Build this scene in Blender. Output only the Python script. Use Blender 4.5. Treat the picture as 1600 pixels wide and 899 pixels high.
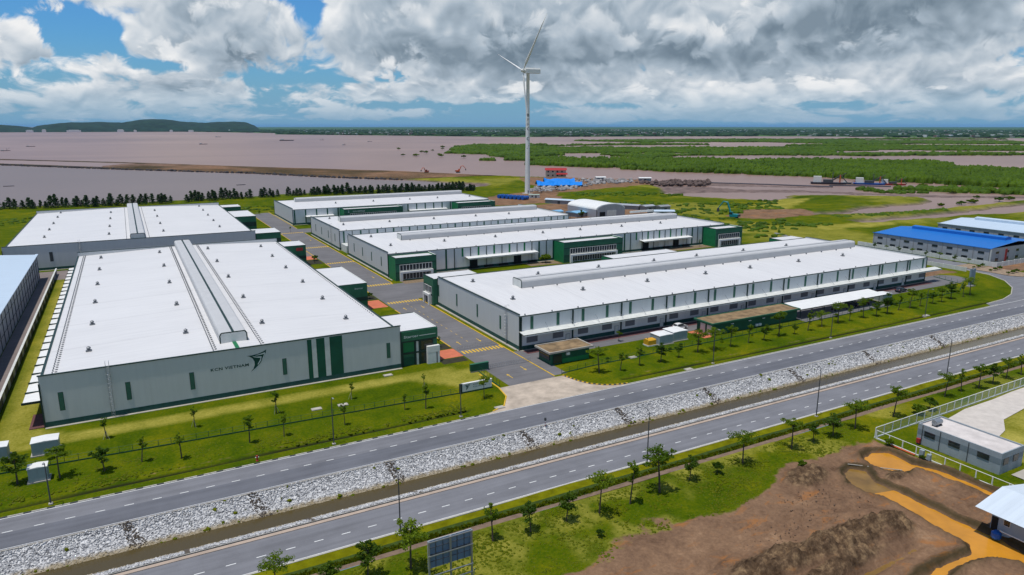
import bpy, math, random
import numpy as np
from mathutils import Vector, Matrix
random.seed(7); np.random.seed(7)
R = math.radians
scene = bpy.context.scene
for o in list(bpy.data.objects): bpy.data.objects.remove(o)
col = scene.collection

# ------------------------------------------------------------------ camera
CAM_H = 55.0
cam_d = bpy.data.cameras.new('camera'); cam = bpy.data.objects.new('camera', cam_d); col.objects.link(cam)
cam_d.sensor_width = 36.0; cam_d.lens = 1097.0/1600.0*36.0
cam_d.clip_start = 1.0; cam_d.clip_end = 120000.0
cam.location = (0, 0, CAM_H)
cam.rotation_euler = (R(90-12.937), 0, R(-28.65))
scene.camera = cam
scene.render.resolution_x = 1024; scene.render.resolution_y = 575

# ------------------------------------------------------------------ light
SUN_EL, SHADOW_AZ = 77.0, 10.0        # elevation; direction the shadows fall, degrees from +X towards +Y
sh = R(SHADOW_AZ); el = R(SUN_EL)
sun_vec = Vector((-math.cos(sh)*math.cos(el), -math.sin(sh)*math.cos(el), math.sin(el)))
sd = bpy.data.lights.new('sun', 'SUN'); sun = bpy.data.objects.new('sun', sd); col.objects.link(sun)
sd.energy = 3.45; sd.angle = R(0.6); sd.color = (1.0, 0.955, 0.88)
sun.rotation_euler = (-sun_vec).to_track_quat('-Z', 'Y').to_euler()
scene.view_settings.view_transform = 'Standard'; scene.view_settings.look = 'None'
scene.view_settings.gamma = 1.0; scene.view_settings.exposure = 0.0
scene.view_settings.use_curve_mapping = False

# ------------------------------------------------------------------ node helper
class NT:
    def __init__(s, tree): s.t = tree; s.n = tree.nodes; s.l = tree.links
    def new(s, typ, **kw):
        n = s.n.new(typ)
        for k, v in kw.items(): setattr(n, k, v)
        return n
    def put(s, sock, v):
        if isinstance(v, bpy.types.NodeSocket): s.l.new(v, sock)
        elif v is not None: sock.default_value = v
    def math(s, op, a, b=None, c=None, clamp=False):
        n = s.new('ShaderNodeMath', operation=op, use_clamp=clamp)
        s.put(n.inputs[0], a)
        if b is not None: s.put(n.inputs[1], b)
        if c is not None: s.put(n.inputs[2], c)
        return n.outputs[0]
    def vec(s, op, a, b=None):
        n = s.new('ShaderNodeVectorMath', operation=op)
        s.put(n.inputs[0], a)
        if b is not None: s.put(n.inputs[1], b)
        return n.outputs['Value'] if op in ('DOT_PRODUCT', 'LENGTH') else n.outputs[0]
    def scale(s, a, f):
        n = s.new('ShaderNodeVectorMath', operation='SCALE'); s.put(n.inputs[0], a); s.put(n.inputs['Scale'], f); return n.outputs[0]
    def comb(s, x, y, z):
        n = s.new('ShaderNodeCombineXYZ'); s.put(n.inputs[0], x); s.put(n.inputs[1], y); s.put(n.inputs[2], z); return n.outputs[0]
    def sep(s, v):
        n = s.new('ShaderNodeSeparateXYZ'); s.put(n.inputs[0], v); return n.outputs
    def noise(s, v, scale=1.0, detail=4.0, rough=0.55, dist=0.0, dim='3D', out=0):
        n = s.new('ShaderNodeTexNoise', noise_dimensions=dim)
        if v is not None: s.put(n.inputs['Vector'], v)
        n.inputs['Scale'].default_value = scale; n.inputs['Detail'].default_value = detail
        n.inputs['Roughness'].default_value = rough; n.inputs['Distortion'].default_value = dist
        return n.outputs[out]
    def ramp(s, f, stops, interp='LINEAR'):
        n = s.new('ShaderNodeValToRGB'); s.put(n.inputs[0], f); cr = n.color_ramp; cr.interpolation = interp
        while len(cr.elements) < len(stops): cr.elements.new(0.5)
        for e, (p, c) in zip(cr.elements, stops): e.position = p; e.color = (*c, 1.0) if len(c) == 3 else c
        return n.outputs[0]
    def mix(s, f, a, b, mode='MIX'):
        n = s.new('ShaderNodeMix', data_type='RGBA', blend_type=mode)
        s.put(n.inputs[0], f)
        for i, v in ((6, a), (7, b)):
            if isinstance(v, (tuple, list)): n.inputs[i].default_value = (*v[:3], 1.0)
            else: s.put(n.inputs[i], v)
        return n.outputs[2]
    def smooth(s, v, lo, hi):
        n = s.new('ShaderNodeMapRange', interpolation_type='SMOOTHSTEP')
        s.put(n.inputs[0], v); n.inputs[1].default_value = lo; n.inputs[2].default_value = hi
        return n.outputs[0]

# ------------------------------------------------------------------ world: clear-sky model seen through broken cumulus
world = bpy.data.worlds.new('World'); scene.world = world; world.use_nodes = True
wt = world.node_tree; wt.nodes.clear(); W = NT(wt)
wo = W.new('ShaderNodeOutputWorld'); bg = W.new('ShaderNodeBackground'); wt.links.new(bg.outputs[0], wo.inputs[0])
SKY_STRENGTH = 0.1
sky = W.new('ShaderNodeTexSky', sky_type='NISHITA', sun_disc=False)
sky.sun_elevation = el; sky.sun_rotation = math.atan2(sun_vec.x, sun_vec.y)
sky.air_density = 1.2; sky.dust_density = 0.6; sky.ozone_density = 2.5
tc = W.new('ShaderNodeTexCoord'); D = tc.outputs['Generated']
dx, dy, dz = W.sep(D)
zc = W.math('MAXIMUM', dz, 0.0)
def sky_p(shift=0.0):        # heights are compressed towards the horizon, as a cloud deck is in perspective
    zz = W.math('MULTIPLY', W.math('LOGARITHM', W.math('ADD', zc, 0.045 + shift), 2.718), 0.9)
    return W.comb(W.math('MULTIPLY', dx, 5.0), W.math('MULTIPLY', dy, 5.0), zz)
def add_all(l):
    r = l[0]
    for q in l[1:]: r = W.math('ADD', r, q)
    return r
# cloud banks: azimuth (deg, clockwise from +Y), elevation, angular half-width, half-height, amount
BANKS = [(-9.0, 8.2, 3.2, 1.0, -0.50), (-1.9, 6.0, 2.2, 1.0, -0.75), (3.2, 4.2, 1.8, 0.5, -0.35), (13.5, 8.3, 1.2, 1.3, -0.40), (11.5, 10.2, 2.0, 0.9, -0.5), (21, 9.9, 2.2, 0.6, -0.35),
         (-6.4, 4.7, 3.0, 2.0, 0.26), (-1.5, 9.3, 3.6, 1.1, 0.28), (6.0, 6.2, 5.2, 3.2, 0.34), (17, 7.5, 6.5, 3.0, 0.30),
         (32, 6.8, 10, 3.4, 0.34), (54, 7.5, 16, 4.2, 0.36), (-2, 3.0, 7, 0.6, -0.10), (4, 2.6, 4.5, 0.7, 0.22), (20, 2.6, 12, 1.2, 0.10), (45, 2.6, 20, 1.4, 0.16), (12, 3.5, 6, 0.35, -0.14), (28, 1.6, 12, 0.3, -0.12), (50, 1.5, 16, 0.3, -0.12), (20, 0.1, 60, 0.30, -0.25)]
DARKS = [(8.5, 5.0, 3.6, 1.6, 0.55), (22, 5.4, 6.0, 1.3, 0.45), (35, 5.6, 9.0, 1.9, 0.62), (57, 7.4, 9.0, 1.5, 0.75), (53, 5.0, 10, 0.8, 0.40),
         (45, 8.6, 3.2, 1.2, -0.45), (40, 7.4, 3.0, 1.0, -0.40), (0, 9.5, 5, 1.6, -0.2), (-5, 5.5, 4, 2, -0.3), (14, 8.0, 4, 1.6, -0.25)]
def bank(az, e, w, h, amp):
    a = R(az); ee = R(e)
    d = (math.sin(a)*math.cos(ee), math.cos(a)*math.cos(ee), math.sin(ee))
    v = W.vec('MULTIPLY', W.vec('SUBTRACT', D, d), (1/R(w), 1/R(w), 1/R(h)))
    ex = W.math('POWER', 2.718, W.math('MULTIPLY', W.vec('DOT_PRODUCT', v, v), -1.0))
    return W.math('MULTIPLY', ex, amp)
P0 = sky_p(0.0); P1 = sky_p(0.010)
def puff(P, det):
    n = W.new('ShaderNodeTexVoronoi', feature='F1'); W.put(n.inputs['Vector'], P)
    n.inputs['Scale'].default_value = 4.2; n.inputs['Detail'].default_value = det; n.inputs['Roughness'].default_value = 0.52
    n.normalize = True
    return W.math('SUBTRACT', 1.0, n.outputs['Distance'])
def wobble(P): return W.vec('ADD', P, W.scale(W.vec('SUBTRACT', W.noise(P, 2.5, 2.0, 0.5, out=1), (0.5, 0.5, 0.5)), 0.45))
def soft(P, Pw, det): return W.math('ADD', W.math('MULTIPLY', W.noise(P, 1.3, 2.0, 0.5, 0.2), 0.85), W.math('MULTIPLY', W.noise(Pw, 4.5, det, 0.60, 0.0), 0.62))
W0 = wobble(P0); W1 = wobble(P1)
pf = puff(W0, 3.0)
n0 = W.math('ADD', soft(P0, W0, 7.0), W.math('MULTIPLY', pf, 0.44))
lit = W.math('SUBTRACT', soft(P0, W0, 3.5), soft(P1, W1, 2.5))     # positive where there is less cloud above: sunlit tops
cover = add_all([bank(*b) for b in BANKS])
cover = W.math('SUBTRACT', cover, W.math('MULTIPLY', W.smooth(dz, 0.22, 0.55), 0.30))      # the deck breaks up overhead, where the sun comes through
d0 = W.math('SUBTRACT', W.math('ADD', n0, cover), 0.985)
alpha = W.smooth(d0, -0.01, 0.13)
thick = W.smooth(d0, 0.05, 0.62)
dark = add_all([bank(*b) for b in DARKS])
bill = W.math('SUBTRACT', W.smooth(pf, 0.45, 0.9), 0.5)
shade = add_all([W.math('MULTIPLY', thick, 0.42), W.math('MULTIPLY', lit, -1.9), W.math('MULTIPLY', dark, 0.80), W.math('MULTIPLY', bill, -0.30)])
shade = W.math('ADD', shade, 0.27, clamp=True)
ccol = W.ramp(shade, [(0.0, (0.86, 0.87, 0.88)), (0.25, (0.61, 0.665, 0.72)), (0.55, (0.38, 0.46, 0.54)), (0.8, (0.245, 0.315, 0.385)), (1.0, (0.165, 0.225, 0.285))])
# nearer cumulus heaps with crisp tops in front of the deck
def heap_p(shift): return W.vec('ADD', W.vec('MULTIPLY', sky_p(shift), (1.15, 1.15, 1.25)), (7.3, 2.9, 4.6))
H0 = heap_p(0.0); H1 = heap_p(0.022); HW = wobble(H0)
hp = puff(HW, 3.5)
h0 = add_all([W.math('MULTIPLY', W.noise(H0, 1.5, 2.0, 0.5), 0.95), W.math('MULTIPLY', W.noise(HW, 6.0, 6.0, 0.62), 0.45), W.math('MULTIPLY', hp, 0.50)])
hl = W.math('SUBTRACT', W.noise(H0, 1.5, 3.0, 0.6), W.noise(H1, 1.5, 3.0, 0.6))
hd = W.math('SUBTRACT', W.math('ADD', h0, W.math('MULTIPLY', cover, 0.50)), 1.16)
ha = W.smooth(hd, -0.01, 0.10)
hs = add_all([W.math('MULTIPLY', hl, -2.8), W.math('MULTIPLY', W.smooth(hp, 0.45, 0.95), -0.34), W.math('MULTIPLY', dark, 0.62), W.math('MULTIPLY', W.smooth(hd, 0.02, 0.30), 0.22)])
hc = W.ramp(W.math('ADD', hs, 0.60, clamp=True), [(0.0, (0.88, 0.885, 0.89)), (0.3, (0.64, 0.69, 0.74)), (0.6, (0.40, 0.48, 0.56)), (1.0, (0.21, 0.275, 0.34))])
ccol = W.mix(ha, ccol, hc); alpha = W.math('MAXIMUM', alpha, ha)
lowhaze = W.smooth(dz, 0.060, -0.004)
ccol = W.mix(W.math('MULTIPLY', lowhaze, 0.80), ccol, (0.27, 0.42, 0.55))
skyc = W.mix(1.0, sky.outputs[0], (SKY_STRENGTH,)*3, 'MULTIPLY')
skyc = W.mix(1.0, skyc, W.mix(W.smooth(dz, 0.12, 0.5), (0.30, 0.68, 1.12), (0.78, 0.88, 0.94)), 'MULTIPLY')
skyc = W.mix(W.math('MULTIPLY', W.smooth(dz, 0.115, -0.004), 0.85), skyc, (0.20, 0.39, 0.57))
alpha = W.math('MULTIPLY', alpha, W.math('SUBTRACT', 1.0, W.math('MULTIPLY', lowhaze, 0.40)))
above = W.smooth(dz, -0.002, 0.002)
final = W.mix(W.math('MULTIPLY', alpha, above), skyc, ccol)
wt.links.new(final, bg.inputs[0]); bg.inputs[1].default_value = 1.0
world.cycles.sampling_method = 'MANUAL'; world.cycles.sample_map_resolution = 256

scene.render.engine = 'CYCLES'
scene.cycles.max_bounces = 5; scene.cycles.diffuse_bounces = 2; scene.cycles.glossy_bounces = 2
scene.cycles.transmission_bounces = 2; scene.cycles.volume_bounces = 0; scene.cycles.transparent_max_bounces = 4
scene.cycles.caustics_reflective = False; scene.cycles.caustics_refractive = False

# ------------------------------------------------------------------ mesh builder
class MB:
    def __init__(s): s.v = []; s.f = []
    def add(s, vs, fs):
        b = len(s.v); s.v += [tuple(v) for v in vs]; s.f += [tuple(i+b for i in f) for f in fs]; return s
    def box(s, x0, x1, y0, y1, z0, z1):
        return s.add([(x0,y0,z0),(x1,y0,z0),(x1,y1,z0),(x0,y1,z0),(x0,y0,z1),(x1,y0,z1),(x1,y1,z1),(x0,y1,z1)],
                     [(0,3,2,1),(4,5,6,7),(0,1,5,4),(1,2,6,5),(2,3,7,6),(3,0,4,7)])
    def quad(s, a, b, c, d): return s.add([a,b,c,d], [(0,1,2,3)])
    def poly(s, pts, z): return s.add([(p[0],p[1],z) for p in pts], [tuple(range(len(pts)))])
    def prism(s, pts, z0, z1):
        n = len(pts)
        a = sum(pts[i][0]*pts[(i+1)%n][1]-pts[(i+1)%n][0]*pts[i][1] for i in range(n))
        if a < 0: pts = pts[::-1]
        return s.add([(p[0],p[1],z0) for p in pts]+[(p[0],p[1],z1) for p in pts],
              [tuple(range(n))[::-1], tuple(range(n,2*n))]+[(i,(i+1)%n,(i+1)%n+n,i+n) for i in range(n)])
    def xz(s, pts, y0, y1):      # profile in X,Z pulled along Y
        n = len(pts)
        return s.add([(p[0],y0,p[1]) for p in pts]+[(p[0],y1,p[1]) for p in pts],
              [tuple(range(n)), tuple(range(n,2*n))[::-1]]+[(i+n,(i+1)%n+n,(i+1)%n,i) for i in range(n)])
    def yz(s, pts, x0, x1):
        n = len(pts)
        return s.add([(x0,p[0],p[1]) for p in pts]+[(x1,p[0],p[1]) for p in pts],
              [tuple(range(n))[::-1], tuple(range(n,2*n))]+[(i,(i+1)%n,(i+1)%n+n,i+n) for i in range(n)])
    def tube(s, pts, rad, n=6, cap=True):
        pts = [Vector(p) for p in pts]
        if not isinstance(rad, (list, tuple)): rad = [rad]*len(pts)
        b = len(s.v)
        for i, p in enumerate(pts):
            t = (pts[min(i+1, len(pts)-1)]-pts[max(i-1, 0)]).normalized()
            a = t.cross(Vector((0,0,1)) if abs(t.z) < 0.95 else Vector((1,0,0))).normalized(); c = a.cross(t)
            for k in range(n):
                q = 2*math.pi*k/n; s.v.append(tuple(p+(a*math.cos(q)+c*math.sin(q))*rad[i]))
        for i in range(len(pts)-1):
            for k in range(n):
                s.f.append((b+i*n+k, b+i*n+(k+1)%n, b+(i+1)*n+(k+1)%n, b+(i+1)*n+k))
        if cap:
            s.f.append(tuple(b+k for k in range(n))); s.f.append(tuple(b+(len(pts)-1)*n+k for k in range(n))[::-1])
        return s
    def blob(s, c, r, seed=0, sq=1.0, n=6, m=4, jit=0.18):
        rg = random.Random(seed); b = len(s.v); c = Vector(c)
        s.v.append((c.x, c.y, c.z-r*sq))
        for i in range(1, m):
            th = math.pi*i/m-math.pi/2
            for k in range(n):
                ph = 2*math.pi*(k+0.5*(i%2))/n; q = r*(1+rg.uniform(-jit, jit))
                s.v.append((c.x+q*math.cos(th)*math.cos(ph), c.y+q*math.cos(th)*math.sin(ph), c.z+q*sq*math.sin(th)))
        s.v.append((c.x, c.y, c.z+r*sq*(1+rg.uniform(-jit, jit))))
        for k in range(n): s.f.append((b, b+1+(k+1)%n, b+1+k))
        for i in range(m-2):
            for k in range(n):
                s.f.append((b+1+i*n+k, b+1+i*n+(k+1)%n, b+1+(i+1)*n+(k+1)%n, b+1+(i+1)*n+k))
        t = len(s.v)-1; o = b+1+(m-2)*n
        for k in range(n): s.f.append((o+k, o+(k+1)%n, t))
        return s
    def mesh(s, name, mat, off=(0,0,0), smooth=False):
        me = bpy.data.meshes.new(name)
        v = [(p[0]-off[0], p[1]-off[1], p[2]-off[2]) for p in s.v]
        me.from_pydata(v, [], s.f)
        if isinstance(mat, (list, tuple)):
            for m in mat: me.materials.append(m)
        else: me.materials.append(mat)
        if smooth: me.polygons.foreach_set('use_smooth', [True]*len(me.polygons))
        me.update(); return me
    def build(s, name, mat, parent=None, local=False, smooth=False):
        off = root_loc(parent) if (parent is not None and not local) else (0,0,0)
        me = s.mesh(name, mat, off, smooth)
        return link(name, me, parent)
def root_loc(o):
    while o.parent is not None: o = o.parent
    return tuple(o.location)
def link(name, me, parent=None, loc=None):
    o = bpy.data.objects.new(name, me); col.objects.link(o)
    if parent is not None: o.parent = parent
    if loc is not None: o.location = loc
    return o
def tag(o, label=None, cat=None, group=None, kind=None):
    if label: o['label'] = label
    if cat: o['category'] = cat
    if group: o['group'] = group
    if kind: o['kind'] = kind
    return o
def thing(name, label, cat, loc=(0,0,0), rz=0.0, group=None):
    o = bpy.data.objects.new(name, None); col.objects.link(o); o.location = loc; o.rotation_euler = (0,0,rz)
    o.empty_display_size = 0.5
    return tag(o, label, cat, group)
def struct(o): o['kind'] = 'structure'; return o
def copy_tree(o, parent=None):
    c = o.copy(); col.objects.link(c); c.parent = parent
    for ch in list(o.children): copy_tree(ch, c)
    return c
def Bx(name, mat, parent, *a): return MB().box(*a).build(name, mat, parent)
def npmesh(name, V, F, mat, smooth=False):
    V = np.asarray(V, np.float32); F = np.asarray(F, np.int32); k = F.shape[1]
    me = bpy.data.meshes.new(name); me.vertices.add(len(V)); me.vertices.foreach_set('co', V.ravel())
    me.loops.add(F.size); me.loops.foreach_set('vertex_index', F.ravel())
    me.polygons.add(len(F)); me.polygons.foreach_set('loop_start', np.arange(0, F.size, k, dtype=np.int32))
    me.polygons.foreach_set('loop_total', np.full(len(F), k, np.int32))
    if smooth: me.polygons.foreach_set('use_smooth', np.ones(len(F), bool))
    me.materials.append(mat); me.update(calc_edges=True); me.validate(); return me
def ordinal(n):
    w = ['first','second','third','fourth','fifth','sixth','seventh','eighth','ninth','tenth']
    if n <= 10: return w[n-1]
    return '%d%s' % (n, 'th' if 10 < n % 100 < 14 else {1:'st',2:'nd',3:'rd'}.get(n % 10, 'th'))

# ------------------------------------------------------------------ materials
def new_mat(name):
    m = bpy.data.materials.new(name); m.use_nodes = True
    t = NT(m.node_tree); b = m.node_tree.nodes['Principled BSDF']
    return m, t, b
def mat(name, c, rough=0.6, metal=0.0, var=0.0, vscale=0.4, spec=0.3, bump=0.0, bscale=8.0, stretch=(1,1,1)):
    m, t, b = new_mat(name)
    b.inputs['Roughness'].default_value = rough; b.inputs['Metallic'].default_value = metal
    b.inputs['Specular IOR Level'].default_value = spec
    b.inputs['Base Color'].default_value = (*c, 1)
    if var or bump:
        g = t.new('ShaderNodeNewGeometry').outputs['Position']
        v = t.vec('MULTIPLY', g, stretch)
    if var:
        n = t.noise(v, vscale, 6.0, 0.62)
        lo = tuple(x*(1-var) for x in c); hi = tuple(min(1, x*(1+var*0.7)) for x in c)
        t.l.new(t.ramp(n, [(0.28, lo), (0.72, hi)]), b.inputs['Base Color'])
    if bump:
        bn = t.new('ShaderNodeBump'); bn.inputs['Strength'].default_value = bump
        t.l.new(t.noise(v, bscale, 5.0, 0.6), bn.inputs['Height']); t.l.new(bn.outputs[0], b.inputs['Normal'])
    return m
M = {}
def sheet_mat(name, c, axis, var=0.05, pitch=1.0, dirt=0.10):
    """profiled metal sheeting: shallow ribs across `axis`, faint run-off streaks along the fall"""
    m, t, b = new_mat(name); g = t.new('ShaderNodeNewGeometry').outputs['Position']
    x, y, z = t.sep(g)
    u = {'x': x, 'y': y}[axis] if axis in 'xy' else t.math('ADD', x, y)
    st = t.comb(t.math('MULTIPLY', x, 1.3 if axis == 'x' else 0.10), t.math('MULTIPLY', y, 1.3 if axis == 'y' else 0.10), t.math('MULTIPLY', z, 0.15))
    if axis == 'w': st = t.comb(t.math('MULTIPLY', u, 0.9), 0.0, t.math('MULTIPLY', z, 0.12))
    n = t.noise(st, 1.0, 5.0, 0.6); n2 = t.noise(g, 0.05, 3.0, 0.5)
    f = t.math('ADD', t.math('MULTIPLY', n, 0.7), t.math('MULTIPLY', n2, 0.3))
    lo = tuple(v*(1-dirt) for v in c); hi = tuple(min(1, v*(1+var)) for v in c)
    base = t.ramp(f, [(0.30, lo), (0.55, c), (0.75, hi)])
    fr = t.math('FRACT', t.math('DIVIDE', u, pitch)); seam = t.smooth(t.math('ABSOLUTE', t.math('SUBTRACT', fr, 0.5)), 0.44, 0.49)
    base = t.mix(t.math('MULTIPLY', seam, 0.10 if axis != 'w' else 0.05), base, tuple(v*0.55 for v in c))
    t.l.new(base, b.inputs['Base Color']); b.inputs['Roughness'].default_value = 0.48; b.inputs['Specular IOR Level'].default_value = 0.35
    bn = t.new('ShaderNodeBump'); bn.inputs['Strength'].default_value = 0.25; bn.inputs['Distance'].default_value = 0.03
    t.l.new(seam, bn.inputs['Height']); t.l.new(bn.outputs[0], b.inputs['Normal'])
    return m
M['roof_x'] = sheet_mat('white_roof_sheet_x', (0.66, 0.65, 0.645), 'x')
M['roof_y'] = sheet_mat('white_roof_sheet_y', (0.66, 0.65, 0.645), 'y')
M['vent_sheet'] = mat('grey_white_vent_sheet', (0.50, 0.50, 0.50), 0.5, var=0.06, vscale=0.3)
M['roof_blue'] = sheet_mat('blue_roof_sheet', (0.012, 0.15, 0.50), 'y')
M['roof_pale'] = sheet_mat('pale_blue_roof_sheet', (0.50, 0.60, 0.70), 'y')
M['wall_grey'] = sheet_mat('grey_wall_sheet', (0.55, 0.565, 0.56), 'w', dirt=0.07)
M['wall_white'] = sheet_mat('white_wall_sheet', (0.74, 0.75, 0.745), 'w', dirt=0.08)
M['wall_bluegrey'] = sheet_mat('bluegrey_wall_sheet', (0.36, 0.375, 0.41), 'w', dirt=0.15)
M['green'] = mat('dark_green_paint', (0.008, 0.085, 0.050), 0.5, var=0.22, vscale=0.5)
M['green_mid'] = mat('green_cladding', (0.028, 0.135, 0.075), 0.5, var=0.18, vscale=0.6)
M['green_bright'] = mat('bright_green_cladding', (0.010, 0.17, 0.060), 0.5, var=0.16, vscale=0.6)
M['trim'] = mat('dark_trim', (0.015, 0.040, 0.034), 0.5, var=0.2)
M['plinth'] = mat('green_plinth', (0.018, 0.075, 0.062), 0.7, var=0.3, vscale=0.8)
M['white'] = mat('white_paint', (0.74, 0.74, 0.72), 0.5, var=0.08, vscale=0.7)
M['offwhite'] = mat('offwhite_paint', (0.62, 0.63, 0.60), 0.6, var=0.14, vscale=0.7)
M['glass'] = mat('dark_window_glass', (0.022, 0.030, 0.036), 0.06, spec=0.6, var=0.4, vscale=0.6)
M['louvre'] = mat('grey_louvre', (0.17, 0.175, 0.20), 0.5, var=0.18, vscale=2.0)
M['louvre_green'] = mat('green_louvre', (0.045, 0.14, 0.095), 0.5, var=0.2, vscale=2.0)
M['steel'] = mat('galvanised_steel', (0.34, 0.36, 0.38), 0.42, metal=0.55, var=0.15, vscale=2.0)
M['vent_grey'] = mat('ventilator_metal', (0.22, 0.23, 0.24), 0.45, metal=0.4, var=0.2, vscale=2.0)
M['dark'] = mat('dark_opening', (0.012, 0.013, 0.015), 0.8)
M['darkgrey'] = mat('dark_grey_paint', (0.06, 0.065, 0.07), 0.6, var=0.2)
M['grey'] = mat('mid_grey_paint', (0.26, 0.27, 0.28), 0.6, var=0.15)
M['cabinet'] = mat('cabinet_grey', (0.30, 0.36, 0.37), 0.55, var=0.12, vscale=0.7)
M['concrete'] = mat('concrete', (0.40, 0.37, 0.32), 0.9, var=0.22, vscale=0.35, bump=0.2)
M['brick_red'] = mat('red_paving', (0.30, 0.095, 0.065), 0.85, var=0.25, vscale=0.9)
M['paving_pink'] = mat('coral_paving', (0.56, 0.16, 0.085), 0.85, var=0.16, vscale=0.5)
M['maroon'] = mat('maroon_paving', (0.13, 0.055, 0.055), 0.85, var=0.25, vscale=0.9)
M['yellow'] = mat('yellow_road_paint', (0.68, 0.42, 0.035), 0.7, var=0.25, vscale=1.2)
M['line'] = mat('white_road_paint', (0.72, 0.72, 0.70), 0.7, var=0.15, vscale=1.5)
M['bark'] = mat('bark', (0.085, 0.065, 0.050), 0.9, var=0.3, vscale=3.0)
M['teal'] = mat('teal_machine_paint', (0.010, 0.22, 0.25), 0.45, var=0.15)
M['orange'] = mat('orange_machine_paint', (0.50, 0.10, 0.03), 0.5, var=0.2)
M['rubber'] = mat('black_rubber', (0.02, 0.02, 0.02), 0.8)
M['tarp'] = mat('blue_tarpaulin', (0.010, 0.22, 0.72), 0.45, var=0.15, vscale=0.3)
M['tank_blue'] = mat('blue_plastic', (0.008, 0.10, 0.42), 0.35, var=0.2)
M['red'] = mat('red_roof_paint', (0.36, 0.03, 0.03), 0.6, var=0.2)
M['cream'] = mat('cream_wall', (0.55, 0.47, 0.38), 0.8, var=0.15)
M['car_white'] = mat('white_car_paint', (0.72, 0.72, 0.72), 0.22, spec=0.6)
M['car_dark'] = mat('dark_car_paint', (0.05, 0.05, 0.065), 0.22, spec=0.6)
M['hull'] = mat('boat_hull', (0.05, 0.05, 0.065), 0.6, var=0.3)
M['genyellow'] = mat('generator_yellow', (0.62, 0.33, 0.02), 0.5, var=0.1)
M['mesh_green'] = mat('pale_green_wire', (0.42, 0.55, 0.47), 0.5)
M['logo'] = mat('dark_green_print', (0.006, 0.055, 0.042), 0.5)
M['signwhite'] = mat('sign_face_white', (0.62, 0.66, 0.66), 0.5)
M['back_blue'] = mat('billboard_back_sheet', (0.13, 0.20, 0.30), 0.5, var=0.15, vscale=1.5)

def asphalt(name, c):
    m, t, b = new_mat(name); g = t.new('ShaderNodeNewGeometry').outputs['Position']
    x, y, z = t.sep(g)
    n = t.noise(t.comb(t.math('MULTIPLY', x, 0.035), t.math('MULTIPLY', y, 0.9), 0), 1.0, 4.0, 0.6)     # wheel tracks run along the road
    n2 = t.noise(g, 0.12, 6.0, 0.65); n3 = t.noise(g, 6.0, 3.0, 0.6)
    f = add3(t, n, 0.4, n2, 0.45, n3, 0.15)
    t.l.new(t.ramp(f, [(0.34, tuple(v*0.72 for v in c)), (0.5, c), (0.66, tuple(v*1.25 for v in c))]), b.inputs['Base Color'])
    b.inputs['Roughness'].default_value = 0.85; b.inputs['Specular IOR Level'].default_value = 0.25
    return m
def add3(t, a, wa, b, wb, c, wc):
    return t.math('ADD', t.math('ADD', t.math('MULTIPLY', a, wa), t.math('MULTIPLY', b, wb)), t.math('MULTIPLY', c, wc))
M['asphalt'] = asphalt('aged_asphalt', (0.172, 0.173, 0.188))
M['asphalt_lane'] = asphalt('resurfaced_asphalt', (0.128, 0.132, 0.150))
M['asphalt_dark'] = asphalt('yard_asphalt', (0.150, 0.145, 0.150))
M['slab'] = asphalt('brown_concrete_lane', (0.20, 0.165, 0.155))

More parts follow.
